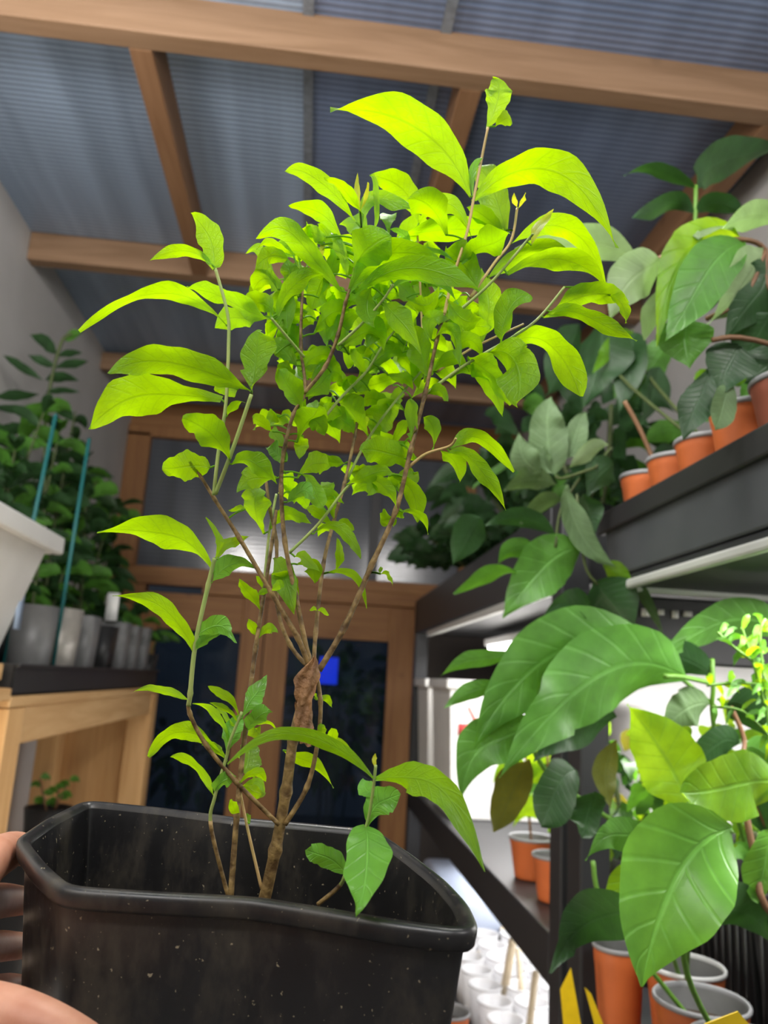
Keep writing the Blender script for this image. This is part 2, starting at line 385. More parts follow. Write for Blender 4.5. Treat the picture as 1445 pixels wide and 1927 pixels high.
for i, x in enumerate((-0.10, 0.20)):
    slab('trim_%d' % (i+1), (x-0.012, x+0.012, 0.53, 3.9, 2.842, 2.85), plain('joint_profile', (0.22, 0.25, 0.29), 0.2, noise=0.6, nscale=60))
# back wall: boarded posts, a polycarbonate window band above a glazed double door
slab('wall_back', (-1.02, -0.84, 4.0, 4.08, 0.0, 1.90), FRAME)
slab('wall_back', (0.60, 1.09, 4.0, 4.08, 0.0, 1.90), plain('dark_board', (0.06, 0.05, 0.045), 0.8))
slab('wall_back', (-1.02, 1.09, 4.0, 4.08, 2.66, 2.85), FRAMEX)
slab('wall_back', (-1.02, 1.09, 3.985, 4.08, 1.87, 1.96), FRAMEX)
slab('trim_3', (-0.55, 0.66, 3.95, 3.985, 1.83, 1.90), FRAMEX, 0.004)
def part_struct(name, parent, boxes, mat, bevel=0.0):
    m = MB()
    for b in boxes: m.box(*b)
    return m.build(name, mat, parent, bevel, smooth=False)
w1 = bpy.data.objects.new('window_1', None); COL.objects.link(w1); w1.location = (0, 4.0, 1.96); struct(w1)
part_struct('window_frame', w1, [(-1.02, -0.90, 3.97, 4.05, 1.96, 2.66), (0.76, 0.84, 3.97, 4.05, 1.96, 2.66), (-1.02, 0.84, 3.97, 4.05, 2.64, 2.70)], FRAME, 0.003)
part_struct('window_mullion', w1, [(0.28, 0.33, 3.99, 4.05, 1.96, 2.66)], plain('dark_mullion', (0.05, 0.05, 0.055), 0.5))
part_struct('window_pane', w1, [(-0.90, 0.28, 4.01, 4.02, 1.96, 2.66)], POLYW)
part_struct('window_pane', w1, [(0.33, 0.76, 4.01, 4.02, 1.96, 2.66)], POLYW)
slab('wall_back', (0.84, 1.09, 4.0, 4.08, 1.96, 2.66), plain('grey_board', (0.14, 0.14, 0.14), 0.8))
def door(n, x0, x1, sl, sr):
    d = bpy.data.objects.new('door_%d' % n, None); COL.objects.link(d); d.location = ((x0+x1)/2, 4.0, 0); struct(d)
    part_struct('door_stile', d, [(x0, x0+sl, 3.98, 4.03, 0.0, 1.83)], FRAME, 0.003)
    part_struct('door_stile', d, [(x1-sr, x1, 3.98, 4.03, 0.0, 1.83)], FRAME, 0.003)
    part_struct('door_rail', d, [(x0+sl, x1-sr, 3.98, 4.03, 1.65, 1.83)], FRAMEX, 0.003)
    part_struct('door_rail', d, [(x0+sl, x1-sr, 3.98, 4.03, 0.0, 0.20)], FRAMEX, 0.003)
    part_struct('door_glass', d, [(x0+sl, x1-sr, 4.0, 4.006, 0.20, 1.65)], GLASS)
door(1, -0.84, -0.225, 0.08, 0.115)
door(2, -0.22, 0.53, 0.12, 0.12)
slab('trim_4', (0.53, 0.60, 3.985, 4.05, 0.0, 1.87), FRAME)

# ================================================================== OUTSIDE THE DOOR
rg = random.Random(5)
def bush(name, label, cat, c, r, n, mat, lw=0.05, group=None, stem=STEMD, base=None):
    t = thing(name, label, cat, base if base is not None else (c[0], c[1], 0), group)
    mb = MB()
    for k in range(n):
        while True:
            q = np.array([rg.uniform(-1, 1) for _ in range(3)])
            if q@q < 1: break
        p = np.array(c)+q*np.array(r)
        d = q/np.linalg.norm(q)+np.array([rg.uniform(-.6, .6), rg.uniform(-.6, .6), rg.uniform(-.8, .3)])
        d /= np.linalg.norm(d); ln = lw*rg.uniform(1.2, 2.4)
        zlo = (base[2] if base is not None else 0)+.10
        p[2] = max(p[2], zlo); e_ = p+d*ln-np.array([0, 0, .25*ln]); e_[2] = max(e_[2], zlo)
        leaf(mb, p, (p+e_)/2+np.array([0, 0, .2*ln]), e_, lw*rg.uniform(.7, 1.2), IDX[rg.choice(mat)], rg.choice('lop'), rg.uniform(-30, 60), seed=k, nl=6, nw=2)
    mb.build('foliage', LM, t)
    st = MB(); z0 = base[2] if base is not None else 0
    for k in range(4):
        a = rg.uniform(0, 6.28); top = np.array(c)+np.array([math.cos(a)*r[0]*.5, math.sin(a)*r[1]*.5, r[2]*.6])
        b0 = np.array([base[0] if base is not None else c[0], base[1] if base is not None else c[1], z0])
        st.tube(smooth_path([b0, (b0+top)/2+np.array([.01, 0, 0]), top], 4), [.006]*8+[.004], 6)
    st.build('stem', stem, t)
    if base is not None:
        pm_ = MB(); pm_.lathe([(0.001, 0), (.034, 0), (.045, .085), (.042, .085), (.032, .006), (.001, .006)], base, 20); pm_.build('pot', BLACKP, t)
    return t
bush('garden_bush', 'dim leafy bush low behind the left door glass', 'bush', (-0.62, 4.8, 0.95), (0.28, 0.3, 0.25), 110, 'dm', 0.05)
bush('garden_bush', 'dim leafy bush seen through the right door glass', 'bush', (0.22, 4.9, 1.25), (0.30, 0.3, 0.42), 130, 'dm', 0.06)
t = thing('blue_reflection', 'added glowing panel for a blue screen seen through the door glass', 'reflection', PY(618, 1262, 4.5))
m = MB(); p = PY(618, 1262, 4.5); m.box(p[0]-.06, p[0]+.06, 4.5, 4.52, p[2]-.085, p[2]+.085); m.build('glow_backing', BLACKP, t, 0.003)
m = MB(); m.box(p[0]-.052, p[0]+.052, 4.494, 4.499, p[2]-.075, p[2]+.075); m.build('glow_panel', emit('blue_glow', (0.02, 0.06, 1.0), 1.6), t)  # added blue emission stands in for a reflection in the door glass
m = MB(); m.box(p[0]-.01, p[0]+.01, 4.505, 4.515, 0, p[2]-.085); m.build('post', BLACKP, t)  # added stand holding up the reflection panel
slab('ground', (-4, 4, 4.1, 9, -0.08, -0.02), FLOORM)

# ================================================================== LEFT BENCH
bench = thing('potting_bench', 'pale pine workbench along the left wall', 'bench', (-0.8, 2.5, 0))
def bp_(name, b, mat=PINE, bevel=0.003):
    m = MB(); m.box(*b); return m.build(name, mat, bench, bevel, smooth=False)
bp_('bench_top', (-1.01, -0.60, 1.70, 3.36, 1.355, 1.378), PINEY)
bp_('rail', (-0.635, -0.605, 1.80, 3.25, 1.275, 1.355), PINEY)
bp_('rail', (-1.0, -0.97, 1.80, 3.25, 1.275, 1.355), PINEY)
bp_('leg', (-0.665, -0.60, 1.70, 1.795, 0, 1.353)); bp_('leg', (-0.69, -0.60, 3.24, 3.34, 0, 1.353))
bp_('leg', (-1.01, -0.93, 1.70, 1.78, 0, 1.353)); bp_('leg', (-1.01, -0.93, 3.24, 3.34, 0, 1.353))
bp_('leg', (-0.93, -0.86, 2.95, 3.02, 0, 1.353))
bp_('end_board', (-0.93, -0.69, 3.30, 3.33, 0.25, 1.275), PINE)
bp_('end_board', (-0.95, -0.60, 1.62, 1.70, 1.37, 1.395), PINEY)
tr = thing('plant_tray', 'long black plastic tray on the pine bench', 'tray', (-0.8, 2.5, 1.378))
m = MB(); x0, x1, y0, y1, zb, zt = -1.0, -0.605, 1.715, 3.30, 1.379, 1.445
m.box(x0, x1, y0, y1, zb, zb+.006); m.box(x0, x0+.006, y0, y1, zb, zt); m.box(x1-.006, x1, y0, y1, zb, zt); m.box(x0, x1, y0, y0+.006, zb, zt); m.box(x0, x1, y1-.006, y1, zb, zt)
m.build('tray_body', BLACKP, tr, 0.002, smooth=False)
m = MB(); m.box(x1-.004, x1+.008, y0, y1, zt-.008, zt); m.box(x0, x1, y1-.004, y1+.008, zt-.008, zt); m.build('rim', BLACKP, tr, 0.002, smooth=False)

def frustum(mb, top, bot, wall=0.004, mat=0):
    """open box: top and bottom are (x0,x1,y0,y1,z)"""
    def ring(r, i): x0, x1, y0, y1, z = r; return [(x0+i, y0+i, z), (x1-i, y0+i, z), (x1-i, y1-i, z), (x0+i, y1-i, z)]
    v = ring(bot, 0)+ring(top, 0)+ring(top, wall)+[(x, y, z+wall) for x, y, z in ring(bot, wall)]
    f = [(0, 3, 2, 1)]
    for a in range(3):
        for k in range(4): f.append((a*4+k, a*4+(k+1) % 4, a*4+4+(k+1) % 4, a*4+4+k))
    f.append((12, 13, 14, 15)); mb.add(v, f, mat)
tub = thing('storage_tub', 'large milky white plastic tub on the bench', 'tub', (-0.8, 1.55, 1.446))
m = MB(); frustum(m, (-1.0, -0.615, 1.22, 1.85, 1.735), (-0.955, -0.685, 1.30, 1.80, 1.447)); m.build('tub_body', WHITEP, tub, 0.006, smooth=False)
m = MB()
for b in ((-0.615, -0.592, 1.20, 1.875, 1.700, 1.742), (-1.015, -0.615, 1.85, 1.875, 1.700, 1.742), (-1.015, -0.615, 1.20, 1.222, 1.700, 1.742), (-1.018, -0.998, 1.2, 1.875, 1.70, 1.742)): m.box(*b)
m.build('rim', WHITEP, tub, 0.006, smooth=False)
m = MB(); a = PX(46, 1125, -0.66); m.box(-0.657, -0.652, a[1]-.05, a[1]-.02, 1.52, 1.60); m.build('blue_mark', plain('blue_ink', (0.35, 0.45, 0.62), 0.6), tub)
bp_('bench_top', (-1.01, -0.62, 1.18, 1.69, 1.41, 1.444), PINEY)
bp_('leg', (-1.01, -0.95, 1.18, 1.24, 0, 1.41))

def tall_pot(i, px, Yc, r, h, mat, label, sq=0.0, lined=False):
    x = PX(px, 1200, -0.68)[0]
    base = np.array([-0.61-r-0.01, Yc, 1.386])
    t = thing('sleeve_pot', label, 'pot', base, 'tall pots along the bench tray')
    m = MB(); m.lathe([(0.001, 0.002), (r*.82, 0.0), (r, h), (r-.004, h), (r*.8, .01), (0.001, .012)], base, 24, sq=sq); m.build('pot_body', mat, t)
    m = MB(); m.lathe([(r*.96, h-.03), (0.001, h-.025)], base, 20, sq=sq); m.build('soil', SOIL, t)
    return t
tall_pot(0, 90, 1.99, 0.060, 0.20, GREYP, 'shiny grey pot nearest the white tub')
tall_pot(1, 130, 2.20, 0.065, 0.21, SILV, 'silvery beige pot second from the white tub')
tall_pot(2, 160, 2.38, 0.055, 0.205, GREYP, 'dark grey square pot beside the silvery beige pot', 0.6)
tall_pot(3, 190, 2.60, 0.060, 0.19, BLACKP, 'black square pot with pale rim on the bench tray', 0.7)
tall_pot(4, 225, 2.80, 0.055, 0.215, GREYP, 'grey ribbed pot with a white label on the bench', 0.5)
tall_pot(5, 250, 2.98, 0.052, 0.215, GREYP, 'grey square pot second from the far bench end', 0.6)
tall_pot(6, 275, 3.17, 0.052, 0.22, GREYP, 'grey square pot at the far end of the bench', 0.6)
m = MB(); p = PY(212, 1135, 2.72); m.box(p[0]-.02, p[0]+.02, p[1], p[1]+.003, p[2]-.06, p[2]+.035)
tag(m.build('plant_label', plain('white_tag', (0.8, 0.8, 0.78), 0.5)), 'white plastic tag in the pots at the left bench', 'label')

rl = random.Random(11)
def bench_plant(label, Y, x, z0, top, n, mats, lw, spread, name='leafy_plant'):
    base = np.array([x, Y, z0])
    t = thing(name, label, 'plant', base, None)
    st = MB(); fo = MB(); ns = rl.randint(2, 4)
    for s in range(ns):
        tip = np.array([x+rl.uniform(-spread, spread)*.7, Y+rl.uniform(-spread, spread), top-rl.uniform(0, .25)*(s > 0)])
        path = smooth_path([base+np.array([rl.uniform(-.02, .02), rl.uniform(-.02, .02), 0]), (base+tip)/2+np.array([rl.uniform(-.03, .03), rl.uniform(-.03, .03), 0]), tip], 8)
        st.tube(path, [.006-.004*i/len(path) for i in range(len(path))], 6)
        for k in range(n//ns):
            u = rl.uniform(.12, 1); p = path[int(u*(len(path)-1))]
            a = rl.uniform(0, 6.28); d = np.array([math.cos(a), math.sin(a), rl.uniform(-.25, .45)]); ln = lw*rl.uniform(1.6, 2.8)
            tp = p+d*ln
            tp[0] = max(tp[0], -1.0); p = p.copy(); p[2] = max(p[2], 1.56); tp[2] = max(tp[2], 1.56); tp[1] = min(max(tp[1], 1.93), Y+.26)
            leaf(fo, p, (p+tp)/2+np.array([0, 0, .2*ln]), tp, lw*rl.uniform(.7, 1.1), IDX[rl.choice(mats)], rl.choice('lpo'), rl.uniform(10, 60), seed=k, nl=8, nw=2)
    st.build('stem', STEMD, t); fo.build('foliage', LM, t)
    pm_ = MB(); pm_.lathe([(0.001, 0), (.05, 0), (.062, .12), (.058, .12), (.047, .006), (.001, .006)], (x, Y, 1.386), 20); pm_.build('pot', BLACKP, t)
    return t
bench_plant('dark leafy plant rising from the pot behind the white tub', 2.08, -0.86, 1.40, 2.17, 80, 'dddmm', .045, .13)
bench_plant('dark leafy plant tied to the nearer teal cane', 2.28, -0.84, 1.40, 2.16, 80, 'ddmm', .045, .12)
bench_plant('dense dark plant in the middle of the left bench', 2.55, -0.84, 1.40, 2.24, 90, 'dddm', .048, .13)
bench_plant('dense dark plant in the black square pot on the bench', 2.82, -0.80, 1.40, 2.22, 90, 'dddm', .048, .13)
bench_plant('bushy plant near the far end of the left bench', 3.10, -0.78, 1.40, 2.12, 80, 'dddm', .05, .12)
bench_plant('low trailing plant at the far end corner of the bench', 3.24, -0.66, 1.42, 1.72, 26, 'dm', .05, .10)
# the tall pinnate plant against the pale wall
t = thing('tall_pinnate_plant', 'tall plant with slender dark paired leaves against the pale left wall', 'plant', (-0.9, 2.3, 1.4))
stp = [PY(80, 1000, 2.3), PY(85, 800, 2.3), PY(100, 700, 2.3), PY(118, 640, 2.3), PY(135, 628, 2.3)]
m = MB(); m.tube(smooth_path([(stp[0][0], 2.3, 1.40)]+stp, 5), .005, 6); m.build('stem', STEMD, t)
m = MB()
for lf in ((108, 668, 85, 645, 57, 630, 18), (105, 690, 80, 680, 52, 668, 15), (80, 715, 40, 690, 5, 668, 15), (108, 672, 130, 665, 155, 664, 12), (102, 692, 135, 685, 168, 680, 16),
           (85, 715, 115, 710, 148, 716, 20), (75, 742, 30, 745, -15, 748, 16), (85, 740, 115, 735, 150, 738, 12), (60, 765, 20, 770, -20, 762, 14), (50, 800, 20, 808, -20, 815, 22), (85, 755, 60, 790, 40, 835, 40, 'm'), (120, 640, 135, 632, 160, 620, 14, 'm')):
    pxleaf(m, lf, 2.3, rl, 'd', .03)
m.build('foliage', LM, t)
for i, (a, b, Y, lb) in enumerate((((105, 780), (65, 970), 1.95, 'teal plant cane, the nearer and longer of two'), ((168, 825), (140, 1000), 2.12, 'teal plant cane further along the left bench'))):
    pa, pb = PY(*a, Y), PY(*b, Y); d = (pb-pa)/np.linalg.norm(pb-pa); pe = pa+d*((1.40-pa[2])/d[2])
    m = MB(); m.tube([pa, pe], .005, 8); tag(m.build('plant_cane', TEAL), lb, 'cane')
t = thing('dry_seedling', 'small sparse seedling in a pot under the left bench', 'plant', (-0.80, 2.75, 0.0))
p = PY(95, 1500, 2.75)
m = MB(); m.lathe([(0.001, p[2]-.16), (.06, p[2]-.16), (.075, p[2]-.03), (.07, p[2]-.03), (.05, p[2]-.15)], (p[0], 2.75, 0), 20); m.build('pot', BLACKP, t)
m = MB(); m.box(p[0]-.14, p[0]+.14, 2.6, 2.9, 0.0, p[2]-.161); m.build('stand', BLACKP, t)
m = MB(); fo = MB()
for a, b in (((90, 1540), (75, 1465)), ((100, 1540), (112, 1478)), ((95, 1540), (130, 1470))):
    m.tube([PY(*a, 2.75), PY(*b, 2.75)], .003, 5)
    for k in range(4):
        q = (a[0]+(b[0]-a[0])*(.4+.2*k), a[1]+(b[1]-a[1])*(.4+.2*k)); s = 1 if k % 2 else -1
        pxleaf(fo, (*q, q[0]+10*s, q[1]-4, q[0]+20*s, q[1]+2, 11), 2.75, rl, 'm')
m.build('stem', STEMB, t); fo.build('foliage', LM, t)

# ================================================================== RIGHT: FAR SHELVING UNIT
fu = thing('shelving_unit', 'far black plastic shelving unit beside the back door', 'shelving unit', (0.76, 2.3, 0))
def fp(name, b, mat=SHELFP, par=None, bev=0.004):
    m = MB(); m.box(*b); return m.build(name, mat, par or fu, bev, smooth=False)
for x in (0.45, 1.02):
    for y in (1.36, 3.26): fp('post', (x, x+0.055, y, y+0.06, 0, 1.80 if True else 0))
fp('shelf_board', (0.45, 1.08, 1.43, 3.30, 1.655, 1.80)); 
fp('shelf_board', (0.45, 1.08, 1.42, 3.30, 0.958, 1.042)); fp('shelf_board', (0.45, 1.08, 1.42, 3.30, 0.55, 0.62))
fp('cross_rail', (0.50, 1.02, 1.37, 1.41, 1.54, 1.62))
fp('light_rail', (0.455, 0.475, 1.45, 3.0, 1.632, 1.652), ALU)
def tube_lamp(label, x, y0, y1, z, st=14.0, w=0.05):
    t = thing('grow_light', label, 'light', (x, (y0+y1)/2, z))
    m = MB(); m.box(x-w, x+w, y0, y1, z, z+.025); m.build('housing', plain('white_lamp_housing', (0.75, 0.75, 0.75), 0.5), t, 0.003, smooth=False)
    m = MB(); m.box(x-w*.8, x+w*.8, y0+.02, y1-.02, z-.012, z-.001); m.build('diffuser', emit('lamp_white', (1, 0.98, 0.97), st), t, 0.003, smooth=False)
    return t
tube_lamp('glowing white strip light under the far top shelf', 0.70, 1.65, 2.85, 1.60)
tube_lamp('white strip light over the clear cups on the bottom shelf', 0.72, 1.55, 2.9, 0.925, 10)
# translucent bins on its middle shelf
def bin_(label, x0, x1, y0, y1, z0, z1, mark=None):
    t = thing('storage_bin', label, 'bin', ((x0+x1)/2, (y0+y1)/2, z0))
    m = MB(); frustum(m, (x0, x1, y0, y1, z1), (x0+.02, x1-.02, y0+.02, y1-.02, z0+.001)); m.build('bin_body', WHITEP, t, 0.005, smooth=False)
    m = MB()
    for b in ((x0-.012, x1+.012, y0-.012, y0, z1-.03, z1), (x0-.012, x1+.012, y1, y1+.012, z1-.03, z1), (x0-.012, x0, y0, y1, z1-.03, z1), (x1, x1+.012, y0, y1, z1-.03, z1)): m.box(*b)
    m.build('rim', WHITEP, t, 0.004, smooth=False)
    if mark:
        m = MB(); x, y, z = mark; m.box(x-.06, x+.06, y-.004, y+.002, z-.018, z+.018); m.build('red_mark', plain('red_print', (0.75, 0.10, 0.10), 0.5), t)
        m = MB(); m.tube([(x+.0, y-.001, z+.02), (x-.03, y-.001, z+.07)], .006, 6); m.build('red_mark', plain('red_print_line', (0.75, 0.14, 0.12), 0.5), t)
    return t
bin_('narrow milky bin at the far end of the middle shelf', 0.46, 0.62, 2.95, 3.22, 1.043, 1.47)
bin_('large milky white bin with a red mark on the middle shelf', 0.462, 0.95, 2.50, 2.86, 1.043, 1.47, (0.555, 2.508, 1.315))

def cup_pot(label, c, r, h, mat, lip=LIP, soil=True, name='plant_pot', cat='pot', group=None, inner=None, tilt=None):
    t = thing(name, label, cat, c, group)
    m = MB(); m.lathe([(0.001, 0), (r*.72, 0), (r*.74, .004), (r*.93, h*.80), (r*.95, h*.82), (r*.985, h*.97), (r*.985, h-.001)], c, 32)
    m.lathe([(r*.96, h-.002), (r*.90, h*.8), (r*.70, .006), (0.001, .006)], c, 32, 0 if inner is None else 1)
    m.build('pot_body', [mat, inner or mat], t)
    m = MB(); m.lathe([(r*.955, h-.004), (r*.985, h-.005), (r*1.03, h-.004), (r*1.035, h), (r*1.0, h+.002), (r*.955, h), (r*.955, h-.004)], c, 32); m.build('rim', lip, t)
    if soil:
        m = MB(); m.lathe([(r*.88, h*.78), (r*.5, h*.80), (0.001, h*.79)], c, 24); m.build('soil', SOIL, t)
    return t
for i, (px, py, r, lb) in enumerate(((985, 1625, .05, 'terracotta coloured pot on the far middle shelf, the further one'), (1020, 1640, .045, 'terracotta coloured pot on the far middle shelf beside the post'))):
    Yp = (1.80, 1.62)[i]; c = np.array([0.475+r+.005, Yp, 1.0435])
    cup_pot(lb, c, r, .085, ORANGE, group='terracotta pots on the middle shelf', inner=GREYP)
    q = c+np.array([0, 0, .068])
    t = thing('young_lime_plant', ('lime leaved young plant in the further middle shelf pot', 'lime leaved young plant in the middle shelf pot by the post')[i], 'plant', q)
    m = MB(); fo = MB(); m.tube(smooth_path([q, q+np.array([-.01, 0, .10]), q+np.array([-.02, -.01, .21])], 5), .003, 6); m.build('stem', STEMB, t)
    for k in range(7):
        a = k*2.4; p0 = q+np.array([-.015, -.005, .06+.022*k]); d = np.array([math.cos(a), math.sin(a)*.7, .1])*.085
        leaf(fo, p0, p0+d*.5+np.array([0, 0, .015]), p0+d-np.array([0, 0, .03]), .05, IDX['lllm'[k % 4]], 'p', 30, seed=k)
    fo.build('foliage', LM, t)
# cups and canes on its bottom shelf
rc = random.Random(3)
k = 0
CUPL = ['clear cup with a pale cane cutting on the bottom shelf', 'clear empty looking cup on the bottom shelf']
def clear_cup(c, r, h, label, cane=None):
    t = thing('clear_cup', label, 'cup', c, 'clear cups on the bottom shelf')
    m = MB(); m.lathe([(0.001, 0), (r*.74, 0), (r, h), (r*.95, h-.001), (r*.70, .004), (0.001, .004)], c, 22); m.build('cup_wall', CLEAR, t)
    m = MB(); m.lathe([(r*.98, h-.004), (r*1.05, h-.003), (r*1.05, h+.002), (r*.97, h+.002), (r*.98, h-.004)], c, 22); m.build('rim', CLEAR, t)
    m = MB(); m.lathe([(r*.75, h*.22), (0.001, h*.22)], c, 16); m.lathe([(r*.70, .006), (r*.75, h*.22)], c, 16); m.build('grit', plain('pale_grit', (0.72, 0.69, 0.66), 0.9, noise=0.5, nscale=200), t)
for ix, x in enumerate((0.50, 0.59, 0.68, 0.77)):
    for iy, y in enumerate((1.58, 1.68, 1.78, 1.88, 1.98, 2.08, 2.18, 2.28, 2.38, 2.48)):
        col = ('aisle side', 'second from the aisle', 'third from the aisle', 'innermost')[ix]
        row = ('nearest', 'second nearest', 'third nearest', 'fourth nearest', 'fifth nearest', 'fifth furthest', 'fourth furthest', 'third furthest', 'second furthest', 'furthest')[iy]
        clear_cup(np.array([x, y, .621]), .040, .11, 'clear cup on the bottom shelf, %s row, %s along it' % (col, row))
for i, (a, b, X, lb) in enumerate((((965, 1770), (938, 1927), .55, 'pale dry cane cutting, thickest of the cup cuttings'), ((975, 1785), (985, 1927), .60, 'pale upright cane cutting beside the thickest one'), ((1008, 1830), (995, 1940), .52, 'pale cane cutting nearest the black post'), ((900, 1790), (905, 1870), .55, 'short pale cane cutting by the black square pot'), ((945, 1745), (950, 1800), .66, 'short brownish cane cutting at the back of the cups'))):
    pa, pb = PX(*a, X), PX(*b, X); d = (pb-pa)/np.linalg.norm(pb-pa); pe = pa+d*((.645-pa[2])/d[2])
    m = MB(); m.tube([pe, pa], [.010 if i == 0 else .007]*2, 10); tag(m.build('cane_cutting', plain('pale_cane', (0.66, 0.55, 0.38), 0.6, noise=0.4, nscale=40)), lb, 'cutting')
t = thing('seed_tray_cover', 'bluish clear lid of a tray far on the bottom shelf', 'tray', (0.62, 2.7, .621))
m = MB(); frustum(m, (0.50, 0.95, 2.56, 3.15, .70), (0.52, 0.93, 2.58, 3.13, .622)); m.build('tray_body', BLACKP, t)
m = MB(); m.box(0.50, 0.95, 2.56, 3.15, .701, .80); m.build('lid', plain('bluish_clear_plastic', (0.60, 0.68, 0.85), 0.3), t, 0.02)
t = thing('crate', 'black upturned crate in the aisle under the cups', 'crate', (.36, 1.90, 0))
m = MB(); frustum(m, (.28, .435, 1.80, 2.0, .63), (.29, .425, 1.81, 1.99, 0)); m.box(.28, .435, 1.80, 2.0, .63, .635); m.build('crate_body', BLACKP, t)
cup_pot('terracotta coloured pot just right of the black shrub pot, standing low', np.array([.372, 1.88, .636]), .045, .11, ORANGE, inner=GREYP)

# ================================================================== RIGHT: NEAR SHELVING UNIT
fu2 = thing('shelving_unit', 'near black shelving unit at the right of the aisle', 'shelving unit', (0.76, 0.85, 0))
for x in (0.45, 1.02):
    for y in (0.34, 1.262): fp('post', (x, x+0.05, y, y+0.065, 0, 1.62), SHELFP, fu2)
fp('shelf_board', (0.45, 1.08, 0.40, 1.135, 1.605, 1.622), SHELFP, fu2)
fp('shelf_board', (0.445, 1.08, 0.40, 1.345, 0.90, 0.955), SHELFP, fu2)
fp('edge_strip', (0.444, 0.456, 0.40, 1.09, 1.598, 1.612), ALU, fu2)
fp('cross_strip', (0.456, 1.06, 1.078, 1.092, 1.598, 1.610), ALU, fu2)
m = MB()
for k in range(22): m.box(0.50+.022*k+(.004 if k % 3 else 0), 0.512+.022*k, 1.128, 1.134, 1.568+.004*(k % 2), 1.580)
m.build('perforated_rail', plain('white_light_dots', (0.7, 0.68, 0.67), 0.5), fu2)  # small white boxes stand in for spots of light along the rail
fp('perforated_rail', (0.456, 1.06, 1.134, 1.142, 1.50, 1.60), BLACKP, fu2)
ut = thing('plant_tray', 'deep charcoal plastic trough tray on the near upper shelf', 'tray', (0.76, 0.78, 1.622))
m = MB(); frustum(m, (0.447, 1.06, 0.40, 1.15, 1.722), (0.447, 1.05, 0.42, 1.12, 1.6225), .005); m.build('tray_body', TRAYP, ut, 0.003, smooth=False)
m = MB(); m.box(0.440, 0.452, 0.39, 1.158, 1.692, 1.725); m.box(0.452, 1.06, 1.148, 1.158, 1.692, 1.725); m.build('rim', BLACKP, ut, 0.003, smooth=False)
tube_lamp('white strip light under the near upper shelf', 0.80, 0.45, 1.05, 1.575, 6, .04)
# orange pots standing along the tray
UPP = [(1185, 878, 1.095, .040), (1218, 850, 1.00, .043), (1275, 815, .915, .043), (1345, 780, .825, .046), (1425, 720, .735, .05)]
ULB = ['orange pot furthest along the upper tray, half hidden', 'orange pot second from the far end of the upper tray', 'bright orange pot in the middle of the upper tray row', 'orange pot with broad grey lip beside a drooping dark leaf', 'shaded brownish pot nearest on the upper tray']
for (px, py, Yp, r), lb in zip(UPP, ULB):
    cup_pot(lb, np.array([0.456+r, Yp, 1.692]), r, .085+.012*(r > .0455), ORANGE if 'shaded' not in lb else plain('shaded_orange_pot', (0.30, 0.085, 0.05), 0.5), group='orange pots on the upper tray', inner=GREYP)  # nearest pot has its shade put into a browner colour
    # something carries each pot above the tray floor
GPL = ['grey pot behind the orange row at the far end', 'grey pot behind the second orange pot', 'grey pot behind the bright orange pot', 'grey pot behind the broad lipped orange pot']
for i, (x, y) in enumerate(((.60, 1.06), (.60, .95), (.61, .84), (.62, .73))):
    c = np.array([x, y, 1.628]); t = thing('grey_pot', GPL[i], 'pot', c, 'grey pots behind the orange row')
    m = MB(); m.lathe([(0.001, 0), (.036, 0), (.05, .185), (.047, .185), (.035, .01), (0.001, .01)], c, 24, sq=.5); m.build('pot_body', GREYP, t)
    m = MB(); m.lathe([(.045, .165), (0.001, .168)], c, 20, sq=.4); m.build('soil', SOIL, t)
m = MB(); m.box(0.456, 0.552, 0.67, 1.14, 1.6285, 1.691); tag(m.build('pot_riser', BLACKP, None, 0.003, smooth=False), 'black riser inside the upper tray carrying the orange pots', 'riser')

def px_plant(name, label, cat, root, stems, leaves, Y, default='m', smat=STEMD, dyr=.03, seed=1, roll=None, sr=.003):
    r = random.Random(seed); t = thing(name, label, cat, root)
    m = MB()
    for s in stems:
        pts = []
        for q in s: pts.append(PY(q[0], q[1], q[2] if len(q) > 2 else Y) if len(q) < 4 else np.array(q[:3]))
        m.tube(smooth_path(pts, 5), sr, 7)
    m.build('stem', smat, t)
    fo = MB()
    for lf in leaves: pxleaf(fo, lf, Y, r, default, dyr, roll, nl=20, nw=4, jk=.4, hook=.12)
    fo.build('foliage', LM, t); return t
W = lambda x, y, z: (x, y, z, 0)
px_plant('tall_seedling', 'slim seedling with four dark leaves against the roof timber', 'plant', (.62, .84, 1.80), [[W(.62, .84, 1.80), (1303, 480, .95), (1308, 420, .95), (1309, 350, .95)]],
    [(1308, 354, 1250, 325, 1175, 325, 24, 'd', 'n'), (1311, 352, 1365, 302, 1480, 270, 46, 'd', 'n'), (1305, 400, 1250, 385, 1190, 412, 34, 'd', 'n'), (1311, 399, 1350, 383, 1402, 402, 28, 'd', 'n')], .95, 'd', STEMG, seed=21)
